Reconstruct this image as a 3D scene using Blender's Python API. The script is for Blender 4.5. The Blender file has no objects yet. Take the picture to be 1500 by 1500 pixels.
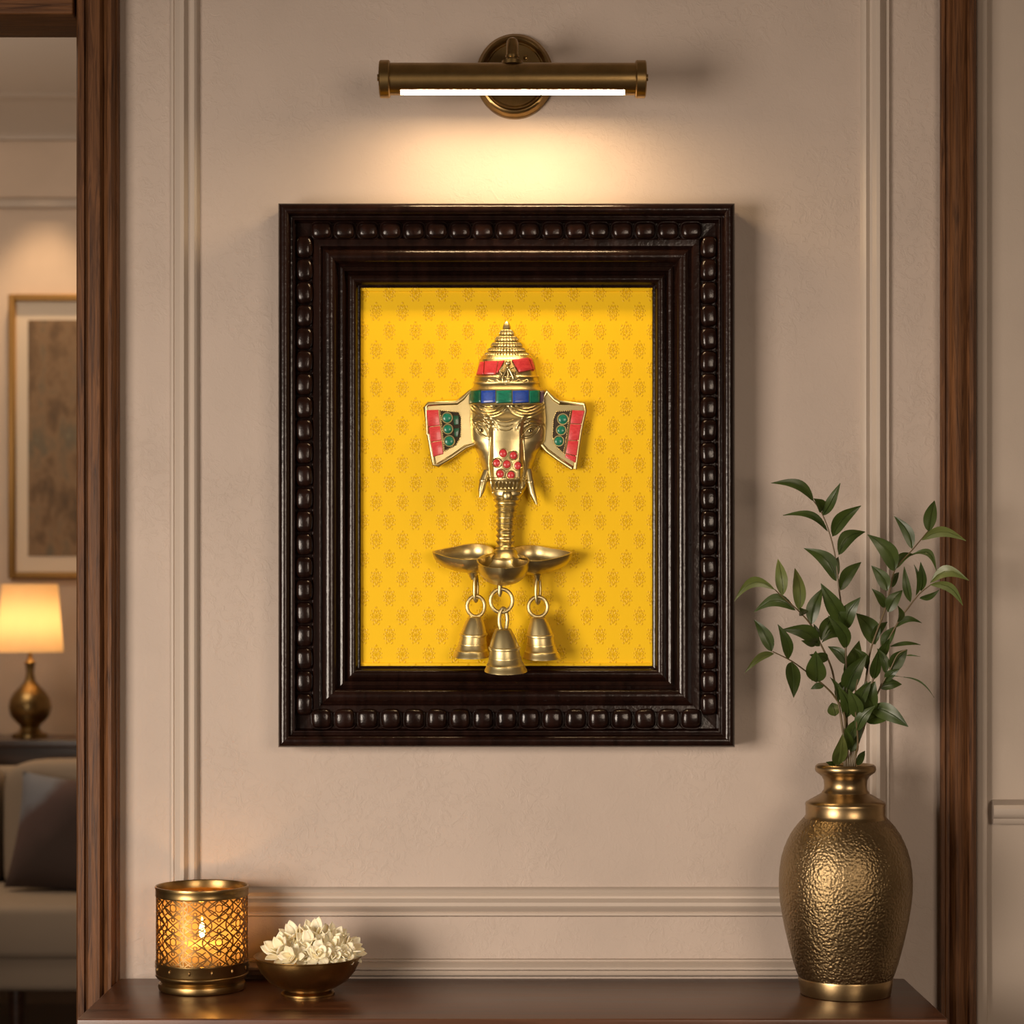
import bpy, bmesh, math, random
from mathutils import Vector, Matrix
R = math.radians
PI = math.pi
S = bpy.context.scene
COL = S.collection
random.seed(11)

# ------------------------------------------------------------------ camera, world, lights, exposure
CAMZ, CAMD, F = 1.333, 3.0, 3000.0
cam_d = bpy.data.cameras.new('camera')
cam = bpy.data.objects.new('camera', cam_d)
COL.objects.link(cam)
cam.location = (0, -CAMD, CAMZ)
cam.rotation_euler = (R(90), 0, 0)
cam_d.sensor_width = 36
cam_d.lens = 72
cam_d.shift_y = 0.1
cam_d.dof.use_dof = True
cam_d.dof.focus_distance = 2.93
cam_d.dof.aperture_fstop = 6.0
S.camera = cam
S.view_settings.view_transform = 'Standard'
S.view_settings.look = 'None'
S.view_settings.gamma = 1
S.view_settings.use_curve_mapping = False
S.view_settings.exposure = 0.0
w = bpy.data.worlds.new('world')
S.world = w
w.use_nodes = True
w.node_tree.nodes['Background'].inputs[0].default_value = (0.5, 0.36, 0.24, 1)
w.node_tree.nodes['Background'].inputs[1].default_value = 0.15

def light(name, kind, loc, power, color, target=None, size=None, size_y=None, **kw):
    d = bpy.data.lights.new(name, kind)
    d.energy = power
    d.color = color
    if kind == 'AREA':
        d.shape = 'RECTANGLE'
        d.size = size
        d.size_y = size_y or size
    for k, v in kw.items():
        setattr(d, k, v)
    o = bpy.data.objects.new(name, d)
    COL.objects.link(o)
    o.location = loc
    if target is not None:
        o.rotation_euler = (Vector(target) - Vector(loc)).to_track_quat('-Z', 'Y').to_euler()
    return o

KEY = light('key_light', 'AREA', (-1.9, -2.5, 1.15), 29, (1.0, 0.85, 0.71), (0.30, 0, 0.75), 1.15, 1.25, spread=R(95))  # added unseen soft key from the front left, no window stands there
FILL = light('fill_light', 'AREA', (1.3, -3.5, 1.6), 13, (1.0, 0.80, 0.62), (0.1, 0, 0.9), 1.2, 1.0, spread=R(110))  # added unseen fill from the front right, no fixture behind it
light('far_ceiling_fill', 'AREA', (-2.4, 2.0, 2.0), 20, (1.0, 0.80, 0.62), (-2.2, 2.6, 3.15), 1.0, 0.8)  # invisible panel facing up, added to brighten the far ceiling
light('far_room_fill', 'AREA', (-2.0, 2.2, 3.05), 15, (1.0, 0.80, 0.60), (-2.0, 2.6, 0), 1.2, 1.0)  # added unseen panel giving the far room its warm ambient light
light('far_downlight', 'SPOT', (-1.66, 4.06, 3.12), 34, (1.0, 0.66, 0.36), (-1.66, 4.12, 0), spot_size=R(62), spot_blend=0.55, shadow_soft_size=0.03)

# ------------------------------------------------------------------ pixel -> metre helper (measuring the photograph)
def P(px, py, d=0.0):
    s = (CAMD - d) / F
    return Vector(((px - 750) * s, -d, CAMZ - (py - 900) * s))

# ------------------------------------------------------------------ materials
class X:
    """tiny math-node expression helper"""
    def __init__(s, nt, sock): s.nt, s.s = nt, sock
    def op(s, o, *a):
        n = s.nt.nodes.new('ShaderNodeMath'); n.operation = o
        for i, v in enumerate((s,) + a):
            if isinstance(v, X): s.nt.links.new(v.s, n.inputs[i])
            else: n.inputs[i].default_value = v
        return X(s.nt, n.outputs[0])
    def __add__(s, b): return s.op('ADD', b)
    def __sub__(s, b): return s.op('SUBTRACT', b)
    def __mul__(s, b): return s.op('MULTIPLY', b)
    def __truediv__(s, b): return s.op('DIVIDE', b)

def mat(name, color, rough=0.5, metal=0.0, **kw):
    m = bpy.data.materials.new(name)
    m.use_nodes = True
    nt = m.node_tree
    b = nt.nodes['Principled BSDF']
    b.inputs['Base Color'].default_value = (*color, 1)
    b.inputs['Roughness'].default_value = rough
    b.inputs['Metallic'].default_value = metal
    if 'coat' in kw:
        b.inputs['Coat Weight'].default_value = kw['coat']
        b.inputs['Coat Roughness'].default_value = kw.get('coat_rough', 0.1)
    if 'emit' in kw:
        b.inputs['Emission Color'].default_value = (*kw['emit'], 1)
        b.inputs['Emission Strength'].default_value = kw['strength']
    if 'sss' in kw:
        b.inputs['Subsurface Weight'].default_value = kw['sss']
        b.inputs['Subsurface Radius'].default_value = (0.02, 0.012, 0.006)
        b.inputs['Subsurface Scale'].default_value = 0.5
    if 'spec' in kw:
        b.inputs['Specular IOR Level'].default_value = kw['spec']
    return m

def coords(m, scale=(1, 1, 1)):
    nt = m.node_tree
    tc = nt.nodes.new('ShaderNodeTexCoord')
    mp = nt.nodes.new('ShaderNodeMapping')
    mp.inputs['Scale'].default_value = scale
    nt.links.new(tc.outputs['Object'], mp.inputs[0])
    return mp.outputs[0]

def noise(m, vec, scale, detail=4, rough=0.5, dist=0.0):
    n = m.node_tree.nodes.new('ShaderNodeTexNoise')
    n.inputs['Scale'].default_value = scale
    n.inputs['Detail'].default_value = detail
    n.inputs['Roughness'].default_value = rough
    n.inputs['Distortion'].default_value = dist
    m.node_tree.links.new(vec, n.inputs['Vector'])
    return n.outputs['Fac']

def ramp(m, fac, stops):
    r = m.node_tree.nodes.new('ShaderNodeValToRGB')
    e = r.color_ramp.elements
    while len(e) < len(stops): e.new(0.5)
    for el, (p, c) in zip(e, stops):
        el.position = p
        el.color = (*c, 1)
    m.node_tree.links.new(fac, r.inputs[0])
    return r.outputs[0]

def bump(m, h, strength, dist, prev=None):
    b = m.node_tree.nodes.new('ShaderNodeBump')
    b.inputs['Strength'].default_value = strength
    b.inputs['Distance'].default_value = dist
    m.node_tree.links.new(h, b.inputs['Height'])
    if prev: m.node_tree.links.new(prev, b.inputs['Normal'])
    m.node_tree.links.new(b.outputs[0], m.node_tree.nodes['Principled BSDF'].inputs['Normal'])
    return b.outputs[0]

def setcol(m, sock): m.node_tree.links.new(sock, m.node_tree.nodes['Principled BSDF'].inputs['Base Color'])
def setrough(m, fac, lo, hi):
    x = X(m.node_tree, fac) * (hi - lo) + lo
    m.node_tree.links.new(x.s, m.node_tree.nodes['Principled BSDF'].inputs['Roughness'])

def plaster(name, c, amp=1.0):
    m = mat(name, c, 0.62)
    v = coords(m)
    n = noise(m, v, 5, 3)
    setcol(m, ramp(m, n, [(0.3, tuple(a * 0.93 for a in c)), (0.7, tuple(min(1, a * 1.05) for a in c))]))
    a = noise(m, v, 60, 6, 0.65, 1.0)
    cr = ramp(m, a, [(0.48, (0, 0, 0)), (0.60, (1, 1, 1))])
    pm_ = ramp(m, noise(m, v, 4.5, 3), [(0.46, (0.12, 0.12, 0.12)), (0.62, (1, 1, 1))])
    x_ = X(m.node_tree, cr) * X(m.node_tree, pm_)
    b1 = bump(m, x_.s, 0.30 * amp, 0.004)
    b2 = noise(m, v, 260, 3)
    bump(m, b2, 0.10 * amp, 0.002, b1)
    return m

def wood(name, c1, c2, axis=2, rough=0.35, coat=0.2, k=1.0, bm=0.25):
    m = mat(name, c1, rough, coat=coat, coat_rough=0.25)
    sc = [26 * k] * 3
    sc[axis] = 1.3 * k
    v = coords(m, sc)
    n = noise(m, v, 2.2, 6, 0.62, 1.2)
    setcol(m, ramp(m, n, [(0.32, c1), (0.5, tuple((a + b) / 2 for a, b in zip(c1, c2))), (0.68, c2)]))
    sc2 = [160 * k] * 3
    sc2[axis] = 5 * k
    n2 = noise(m, coords(m, sc2), 1.5, 4)
    bump(m, n2, bm, 0.001)
    setrough(m, n, rough - 0.06, rough + 0.12)
    return m

def brass(name, c, rough=0.3, dark=0.6, bscale=60, bstr=0.05):
    m = mat(name, c, rough, 1.0)
    v = coords(m)
    n = noise(m, v, 22, 5, 0.6)
    setcol(m, ramp(m, n, [(0.3, tuple(a * dark for a in c)), (0.65, c)]))
    setrough(m, n, rough + 0.1, rough - 0.05)
    if bstr: bump(m, noise(m, v, bscale, 3), bstr, 0.003)
    return m

M = {}
M['wall'] = plaster('wall_plaster', (0.47, 0.385, 0.325), 0.8)
M['trim'] = mat('painted_trim', (0.48, 0.405, 0.34), 0.42)
bump(M['trim'], noise(M['trim'], coords(M['trim'], (60, 60, 4)), 3, 3), 0.05, 0.002)
M['side_wall'] = plaster('side_wall_paint', (0.43, 0.355, 0.29), 0.25)
M['far_wall'] = plaster('far_wall_paint', (0.62, 0.50, 0.40), 0.2)
M['ceiling'] = mat('ceiling_paint', (0.62, 0.56, 0.50), 0.8)
M['casing'] = wood('walnut_casing', (0.045, 0.017, 0.006), (0.17, 0.072, 0.027), 2, 0.48, 0.0, 2.6, 0.6)
M['header'] = wood('walnut_header', (0.045, 0.017, 0.006), (0.17, 0.072, 0.027), 0, 0.45, 0.0, 2.6, 0.5)
M['console'] = wood('walnut_console', (0.034, 0.011, 0.004), (0.12, 0.042, 0.016), 0, 0.30, 0.12, 0.8, 0.12)
for k_ in ('casing', 'header'): M[k_].node_tree.nodes['Principled BSDF'].inputs['Specular IOR Level'].default_value = 0.22
M['floor'] = wood('floor_wood', (0.03, 0.018, 0.01), (0.08, 0.045, 0.025), 1, 0.4, 0.1)
M['frame'] = wood('ebony_frame', (0.005, 0.0022, 0.0016), (0.016, 0.0055, 0.0035), 2, 0.18, 0.15, 0.7, 0.2)
M['frame'].node_tree.nodes['Principled BSDF'].inputs['Specular IOR Level'].default_value = 0.30
bump(M['frame'], noise(M['frame'], coords(M['frame']), 110, 4, 0.55), 0.4, 0.0014)
M['aged_brass'] = brass('aged_brass', (0.38, 0.25, 0.10), 0.3, 0.62, 60, 0.03)
M['bowl_brass'] = brass('bowl_brass', (0.42, 0.25, 0.085), 0.3, 0.6, 40, 0.05)
M['band_brass'] = brass('band_brass', (0.38, 0.265, 0.13), 0.3, 0.75, 40, 0.02)
M['icon_brass'] = brass('icon_brass', (0.68, 0.56, 0.28), 0.33, 0.78, 90, 0.05)
M['bell_brass'] = brass('bell_brass', (0.84, 0.70, 0.36), 0.36, 0.8, 90, 0.04)
M['antique'] = brass('antique_lattice', (0.30, 0.18, 0.07), 0.38, 0.6, 200, 0.05)
M['patina'] = mat('dark_patina', (0.035, 0.022, 0.010), 0.55, 0.5)

# hammered vase
hm = M['hammered'] = mat('hammered_brass', (0.34, 0.21, 0.08), 0.36, 1.0)
hv = coords(hm, (1, 1, 1))
vo = hm.node_tree.nodes.new('ShaderNodeTexVoronoi')
vo.feature = 'SMOOTH_F1'
vo.inputs['Scale'].default_value = 290
hm.node_tree.links.new(hv, vo.inputs['Vector'])
b1 = bump(hm, vo.outputs['Distance'], 0.55, 0.0022)
hn = noise(hm, hv, 9, 4)
setcol(hm, ramp(hm, hn, [(0.3, (0.19, 0.132, 0.064)), (0.7, (0.33, 0.24, 0.125))]))
bump(hm, noise(hm, coords(hm, (1, 1, 2.0)), 330, 4, 0.6), 0.45, 0.0010, b1)

# yellow brocade
fb = M['brocade'] = mat('yellow_brocade', (0.88, 0.50, 0.01), 0.55)
fb.node_tree.nodes['Principled BSDF'].inputs['Sheen Weight'].default_value = 0.0
nt = fb.node_tree
nt.nodes['Principled BSDF'].inputs['Specular IOR Level'].default_value = 0.25
tc = nt.nodes.new('ShaderNodeTexCoord')
sp = nt.nodes.new('ShaderNodeSeparateXYZ')
nt.links.new(tc.outputs['Object'], sp.inputs[0])
u = X(nt, sp.outputs['X']) / 0.0192 + 100.42
v = X(nt, sp.outputs['Z']) / 0.0555 + 100.1
ci = u.op('FLOOR')
v2 = v + ci.op('MODULO', 2.0) * 0.5
fu = (u.op('FRACT') - 0.5) * 19.2
fv = (v2.op('FRACT') - 0.5) * 55.5
rr = ((fu / 10.0).op('POWER', 2.0) + (fv / 15.5).op('POWER', 2.0)).op('SQRT')
ang = fu.op('ARCTAN2', fv)
edge = (ang * 9.0).op('COSINE') * 0.13 + 0.86
mask = (edge - rr) * 9.0
mask = mask.op('MAXIMUM', 0.0).op('MINIMUM', 1.0)
fl = ((ang * 9.0).op('COSINE') * 1.4 + rr * 15.0).op('SINE')
fine = X(nt, noise(fb, coords(fb), 900, 2))
pat = mask * (fl * 0.5 + 0.5) * (fine * 1.6)
pat = pat.op('MINIMUM', 1.0)
fcol = ramp(fb, pat.s, [(0.0, (0.87, 0.54, 0.003)), (0.7, (0.72, 0.41, 0.003))])
setcol(fb, fcol)
bb = bump(fb, (pat + X(nt, noise(fb, coords(fb, (1, 1, 1)), 1400, 2)) * 0.12).s, 0.5, 0.0010)
rg = mask * -0.22 + 0.56
nt.links.new(rg.s, nt.nodes['Principled BSDF'].inputs['Roughness'])

def stone(name, c, c2, rough=0.3):
    m = mat(name, c, rough, coat=0.3)
    n = noise(m, coords(m, (1, 1, 2.4)), 130, 5, 0.6, 1.0)
    setcol(m, ramp(m, n, [(0.35, c), (0.62, c2)]))
    bump(m, n, 0.15, 0.001)
    return m
M['red'] = stone('coral_stone', (0.55, 0.028, 0.035), (0.68, 0.065, 0.07))
M['green'] = stone('malachite_stone', (0.004, 0.12, 0.075), (0.010, 0.22, 0.13))
M['dkgreen'] = stone('dark_malachite_stone', (0.004, 0.055, 0.025), (0.006, 0.11, 0.05))
M['blue'] = stone('lapis_stone', (0.012, 0.045, 0.32), (0.022, 0.085, 0.46))
M['violet'] = stone('violet_stone', (0.06, 0.03, 0.16), (0.11, 0.06, 0.26))

def leafmat(name, c1, c2):
    m = mat(name, c1, 0.38)
    n = noise(m, coords(m), 30, 3)
    setcol(m, ramp(m, n, [(0.3, c1), (0.7, c2)]))
    b = m.node_tree.nodes['Principled BSDF']
    tr = m.node_tree.nodes.new('ShaderNodeBsdfTranslucent')
    tr.inputs[0].default_value = (0.10, 0.16, 0.02, 1)
    mx = m.node_tree.nodes.new('ShaderNodeMixShader')
    mx.inputs[0].default_value = 0.16
    out = m.node_tree.nodes['Material Output']
    m.node_tree.links.new(b.outputs[0], mx.inputs[1])
    m.node_tree.links.new(tr.outputs[0], mx.inputs[2])
    m.node_tree.links.new(mx.outputs[0], out.inputs[0])
    return m
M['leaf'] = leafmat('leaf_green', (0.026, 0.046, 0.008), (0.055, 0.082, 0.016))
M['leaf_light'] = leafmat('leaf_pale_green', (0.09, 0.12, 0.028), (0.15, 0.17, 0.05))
M['stem'] = mat('stem_brown', (0.11, 0.075, 0.03), 0.5)
M['petal'] = mat('cream_petal', (0.97, 0.87, 0.60), 0.5, sss=0.3)
M['petal_core'] = mat('petal_core', (0.75, 0.62, 0.30), 0.5, sss=0.2)
M['strip'] = mat('lamp_diffuser', (0.9, 0.8, 0.6), 0.4, emit=(1.0, 0.70, 0.38), strength=84)
M['shade'] = mat('lamp_shade_linen', (0.8, 0.62, 0.40), 0.8)
b = M['shade'].node_tree
tr = b.nodes.new('ShaderNodeBsdfTranslucent'); tr.inputs[0].default_value = (0.95, 0.72, 0.42, 1)
mx = b.nodes.new('ShaderNodeMixShader'); mx.inputs[0].default_value = 0.55
b.links.new(b.nodes['Principled BSDF'].outputs[0], mx.inputs[1]); b.links.new(tr.outputs[0], mx.inputs[2])
b.links.new(mx.outputs[0], b.nodes['Material Output'].inputs[0])
M['bulb'] = mat('lamp_bulb', (1, 0.9, 0.7), 0.4, emit=(1.0, 0.62, 0.30), strength=24)
M['flame'] = mat('candle_flame', (1, 0.8, 0.4), 0.4, emit=(1.0, 0.50, 0.13), strength=150)
M['wax'] = mat('candle_wax', (0.85, 0.68, 0.42), 0.5, sss=0.5)
M['wick'] = mat('candle_wick', (0.02, 0.015, 0.01), 0.8)
# frosted amber liner
g = M['liner'] = mat('amber_liner', (0.9, 0.65, 0.3), 0.5)
b = g.node_tree
tr = b.nodes.new('ShaderNodeBsdfTranslucent'); tr.inputs[0].default_value = (1.0, 0.72, 0.34, 1)
tp = b.nodes.new('ShaderNodeBsdfTransparent'); tp.inputs[0].default_value = (1.0, 0.82, 0.5, 1)
mx = b.nodes.new('ShaderNodeMixShader'); mx.inputs[0].default_value = 0.45
b.links.new(tr.outputs[0], mx.inputs[1]); b.links.new(tp.outputs[0], mx.inputs[2])
b.links.new(mx.outputs[0], b.nodes['Material Output'].inputs[0])

def cloth(name, c, sc=300):
    m = mat(name, c, 0.9)
    bump(m, noise(m, coords(m), sc, 3), 0.3, 0.002)
    return m
M['sofa'] = cloth('sofa_linen', (0.36, 0.29, 0.22))
pm = M['pillow'] = cloth('pillow_weave', (0.09, 0.06, 0.05))
_tc = pm.node_tree.nodes.new('ShaderNodeTexCoord'); _sp = pm.node_tree.nodes.new('ShaderNodeSeparateXYZ')
pm.node_tree.links.new(_tc.outputs['Object'], _sp.inputs[0])
_f = X(pm.node_tree, _sp.outputs['Z']) - X(pm.node_tree, _sp.outputs['X']) + X(pm.node_tree, noise(pm, coords(pm), 9, 3)) * 0.12
setcol(pm, ramp(pm, _f.s, [(0.30, (0.055, 0.036, 0.030)), (0.44, (0.12, 0.075, 0.068)), (0.49, (0.22, 0.23, 0.26))]))
0 and setcol(pm, ramp(pm, noise(pm, coords(pm), 5, 3), [(0.36, (0.05, 0.035, 0.03)), (0.52, (0.11, 0.065, 0.055)), (0.68, (0.20, 0.21, 0.24))]))
M['gold'] = mat('gilt_wood', (0.26, 0.14, 0.035), 0.45, 0.6)
M['mount'] = mat('picture_mount', (0.72, 0.62, 0.50), 0.8)
am = M['art'] = mat('abstract_print', (0.3, 0.2, 0.12), 0.7)
setcol(am, ramp(am, noise(am, coords(am, (1.8, 1, 0.9)), 6, 6, 0.65, 0.2), [(0.25, (0.045, 0.035, 0.022)), (0.42, (0.15, 0.09, 0.045)), (0.52, (0.24, 0.15, 0.08)), (0.62, (0.14, 0.115, 0.075)), (0.8, (0.36, 0.27, 0.17))]))
M['dark_wood'] = wood('dark_table_wood', (0.02, 0.009, 0.005), (0.06, 0.026, 0.013), 0, 0.3, 0.3)

# ------------------------------------------------------------------ mesh building
class MB:
    def __init__(s): s.v, s.f, s.sm = [], [], []
    def add(s, vs, fs, smooth=True):
        n = len(s.v)
        s.v += [tuple(p) for p in vs]
        s.f += [tuple(i + n for i in f) for f in fs]
        s.sm += [smooth] * len(fs)
    def box(s, a, b, bev=0.0):
        x0, y0, z0 = (min(p, q) for p, q in zip(a, b)); x1, y1, z1 = (max(p, q) for p, q in zip(a, b))
        if bev <= 0:
            vs = [(x, y, z) for x in (x0, x1) for y in (y0, y1) for z in (z0, z1)]
            s.add(vs, [(0, 1, 3, 2), (4, 6, 7, 5), (0, 4, 5, 1), (2, 3, 7, 6), (0, 2, 6, 4), (1, 5, 7, 3)], False)
            return
        bm = bmesh.new()
        bmesh.ops.create_cube(bm, size=1)
        for q in bm.verts:
            q.co = Vector(((x0 + x1) / 2 + q.co.x * (x1 - x0), (y0 + y1) / 2 + q.co.y * (y1 - y0), (z0 + z1) / 2 + q.co.z * (z1 - z0)))
        bmesh.ops.bevel(bm, geom=bm.edges[:], offset=bev, segments=4, affect='EDGES', profile=0.5)
        s.frombm(bm)
    def frombm(s, bm, smooth=True):
        bm.verts.index_update()
        s.add([q.co.copy() for q in bm.verts], [tuple(q.index for q in f.verts) for f in bm.faces], smooth)
        bm.free()
    def grid(s, rows, closed=False, smooth=True, flip=False):
        n, m = len(rows), len(rows[0])
        vs = [p for r in rows for p in r]
        fs = []
        for i in range(n - 1):
            for j in range(m if closed else m - 1):
                k = (j + 1) % m
                q = (i * m + j, i * m + k, (i + 1) * m + k, (i + 1) * m + j)
                fs.append(q[::-1] if flip else q)
        s.add(vs, fs, smooth)
    def lathe(s, prof, c, n=64, mod=None):
        rows = []
        for i, (r, z) in enumerate(prof):
            row = []
            for j in range(n):
                t = 2 * PI * j / n
                rr = r + (mod(i, t) if mod else 0)
                row.append((c[0] + rr * math.cos(t), c[1] + rr * math.sin(t), c[2] + z))
            rows.append(row)
        s.grid(rows, True)
        for ri, rv in ((0, True), (len(prof) - 1, False)):
            if 1e-6 < prof[ri][0]:
                pass
    def disc(s, r, c, n=48, up=True):
        vs = [(c[0] + r * math.cos(2 * PI * j / n), c[1] + r * math.sin(2 * PI * j / n), c[2]) for j in range(n)]
        s.add(vs, [tuple(range(n)) if up else tuple(range(n))[::-1]], False)
    def tube(s, pts, rad, n=10, closed=False, caps=True, flat=1.0):
        pts = [Vector(p) for p in pts]
        if not hasattr(rad, '__len__'): rad = [rad] * len(pts)
        rows = []
        prev = None
        N = len(pts)
        for i, p in enumerate(pts):
            if closed: t = pts[(i + 1) % N] - pts[i - 1]
            else: t = pts[min(i + 1, N - 1)] - pts[max(i - 1, 0)]
            if t.length < 1e-9: t = Vector((0, 0, 1))
            t.normalize()
            if prev is None:
                a = Vector((0, 1, 0)) if abs(t.y) < 0.9 else Vector((1, 0, 0))
                u_ = t.cross(a).normalized()
            else:
                u_ = (prev - t * prev.dot(t)).normalized()
            prev = u_
            v_ = t.cross(u_)
            rows.append([p + (u_ * math.cos(2 * PI * j / n) + v_ * math.sin(2 * PI * j / n) * flat) * rad[i] for j in range(n)])
        if closed: rows.append(rows[0])
        s.grid(rows, True)
        if caps and not closed:
            s.add(rows[0], [tuple(range(n))[::-1]], False)
            s.add(rows[-1], [tuple(range(n))], False)
    def blob(s, c, r, n=16, m=10, ex=1.0, rot=None):
        rows = []
        pw = lambda a: math.copysign(abs(a) ** ex, a)
        for i in range(m + 1):
            ph = -PI / 2 + PI * i / m
            row = []
            for j in range(n):
                t = 2 * PI * j / n
                q = Vector((r[0] * pw(math.cos(ph)) * pw(math.cos(t)), r[1] * pw(math.cos(ph)) * pw(math.sin(t)), r[2] * pw(math.sin(ph))))
                if rot: q = rot @ q
                row.append(Vector(c) + q)
            rows.append(row)
        s.grid(rows, True)
    def prism(s, poly, front, back, bev=0.0):
        """poly: list of (x,z); front/back: y values or functions of (x,z)"""
        fy = front if callable(front) else (lambda x, z: front)
        by = back if callable(back) else (lambda x, z: back)
        bm = bmesh.new()
        A = [bm.verts.new((x, fy(x, z), z)) for x, z in poly]
        B = [bm.verts.new((x, by(x, z), z)) for x, z in poly]
        n = len(poly)
        ff = bm.faces.new(A); bm.faces.new(B[::-1])
        for i in range(n): bm.faces.new((A[i], B[i], B[(i + 1) % n], A[(i + 1) % n]))
        bmesh.ops.recalc_face_normals(bm, faces=bm.faces)
        if bev:
            bmesh.ops.bevel(bm, geom=list(ff.edges), offset=bev, segments=3, affect='EDGES', profile=0.5)
        s.frombm(bm, False)
    def build(s, name, material, parent=None, loc=None, auto=False):
        L = Vector(parent.get('_o', (0, 0, 0))) if parent is not None else Vector(loc or (0, 0, 0))
        me = bpy.data.meshes.new(name)
        me.from_pydata([tuple(Vector(p) - L) for p in s.v], [], s.f)
        me.update()
        bm = bmesh.new(); bm.from_mesh(me)
        bmesh.ops.remove_doubles(bm, verts=bm.verts, dist=1e-6)
        bmesh.ops.recalc_face_normals(bm, faces=bm.faces)
        bm.to_mesh(me); bm.free()
        o = bpy.data.objects.new(name, me)
        COL.objects.link(o)
        mats = material if isinstance(material, (list, tuple)) else [material]
        for q in mats: me.materials.append(q)
        for pg in me.polygons: pg.use_smooth = True
        me.set_sharp_from_angle(angle=R(38))
        if parent is None: o.location = L
        else: o.parent = parent
        o['_o'] = tuple(L)
        return o

def thing(name, loc, label, cat, group=None):
    o = bpy.data.objects.new(name, None)
    COL.objects.link(o)
    o.location = loc
    o['_o'] = tuple(loc)
    o['label'] = label; o['category'] = cat
    if group: o['group'] = group
    return o
def tag(o, label, cat, group=None):
    o['label'] = label; o['category'] = cat
    if group: o['group'] = group
    return o
def struct(o):
    o['kind'] = 'structure'
    return o
def sub(parent_part):
    return parent_part

# ------------------------------------------------------------------ structure: walls, floor, ceilings
XL, XR = P(112, 0).x, P(1430, 0).x
ZH = P(0, 28).z
RX0, RX1, RY0, CZ = -2.9, 2.6, -4.6, 3.15
m_ = MB(); m_.box((XL + 0.004, 0.0, 0), (XR, 0.10, CZ)); struct(m_.build('wall_back', M['wall']))
m_ = MB(); m_.box((XR, 0.008, 0), (RX1, 0.10, CZ)); struct(m_.build('wall_back_right', M['side_wall']))
m_ = MB(); m_.box((-2.9, 0.0, 0), (-1.95, 0.10, CZ)); struct(m_.build('wall_back_left', M['wall']))
m_ = MB(); m_.box((-1.95, 0.0, ZH + 0.12), (XL + 0.004, 0.10, CZ)); struct(m_.build('wall_back_above_opening', M['wall']))
m_ = MB(); m_.box((RX0 - 0.1, RY0, 0), (RX0, 0.1, CZ)); struct(m_.build('wall_left', M['side_wall']))
m_ = MB(); m_.box((RX1, RY0, 0), (RX1 + 0.1, 0.1, CZ)); struct(m_.build('wall_right', M['side_wall']))
m_ = MB(); m_.box((RX0 - 0.1, RY0 - 0.1, 0), (RX1 + 0.1, RY0, CZ)); struct(m_.build('wall_front', M['side_wall']))
m_ = MB(); m_.box((-4.2, RY0 - 0.1, -0.1), (RX1 + 0.1, 4.4, 0)); struct(m_.build('floor', M['floor']))
m_ = MB(); m_.box((-4.2, RY0 - 0.1, CZ), (RX1 + 0.1, 4.4, CZ + 0.1)); struct(m_.build('ceiling', M['ceiling']))
m_ = MB(); m_.box((-4.2, 4.3, 0), (1.0, 4.4, CZ)); struct(m_.build('wall_far', M['far_wall']))
m_ = MB(); m_.box((-4.2, 0.1, 0), (-4.1, 4.3, CZ)); struct(m_.build('wall_far_left', M['far_wall']))
m_ = MB(); m_.box((0.9, 0.1, 0), (1.0, 4.3, CZ)); struct(m_.build('wall_far_right', M['far_wall']))

def vsweep(prof, z0, z1):
    """prof: (x, depth) points; vertical moulding"""
    m = MB()
    m.grid([[(x, -d, z0) for x, d in prof], [(x, -d, z1) for x, d in prof]])
    n = len(prof)
    m.add([(x, -d, z0) for x, d in prof], [tuple(range(n))], False)
    m.add([(x, -d, z1) for x, d in prof], [tuple(range(n))], False)
    return m

def arc(x0, d0, x1, d1, bulge, n=6):
    out = []
    for i in range(1, n):
        t = i / n
        out.append((x0 + (x1 - x0) * t, d0 + (d1 - d0) * t + bulge * math.sin(PI * t)))
    return out

def cas(profpx, z0, z1, base=-0.004):
    pr = []
    for px, d in profpx:
        pr.append((P(px, 0, max(d, 0)).x, d))
    return vsweep(pr, z0, z1)

post = [(112, -0.098), (112, 0.026), (114, 0.031), (123, 0.031), (125, 0.026), (127, 0.026), (129, 0.032), (136, 0.034), (146, 0.034), (150, 0.030), (152, 0.026), (154, 0.030), (158, 0.034), (163, 0.034), (167, 0.028), (170, 0.022), (172, 0.022), (174, 0.018), (175.5, 0.012), (175.5, -0.002)]
struct(cas(post, 0, CZ).build('trim_1', M['casing']))
rpost = [(1377, -0.002), (1377, 0.016), (1379, 0.022), (1384, 0.022), (1386, 0.018), (1391, 0.018), (1395, 0.026), (1401, 0.031), (1408, 0.031), (1414, 0.026), (1417, 0.024), (1420, 0.028), (1426, 0.028), (1430, 0.020), (1430, -0.03)]
struct(cas(rpost, 0, CZ).build('trim_2', M['casing']))
# header over the opening: face and soffit
m_ = MB()
m_.box((-1.95, -0.026, ZH), (XL + 0.0005, 0.098, ZH + 0.14), 0.003)
m_.box((-1.95, -0.036, ZH + 0.045), (XL + 0.0005, -0.02, ZH + 0.14), 0.004)
struct(m_.build('trim_3', M['header']))
m_ = MB(); m_.box((-2.01, -0.03, 0), (-1.95, 0.10, ZH + 0.14), 0.004); struct(m_.build('trim_4', M['casing']))
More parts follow.
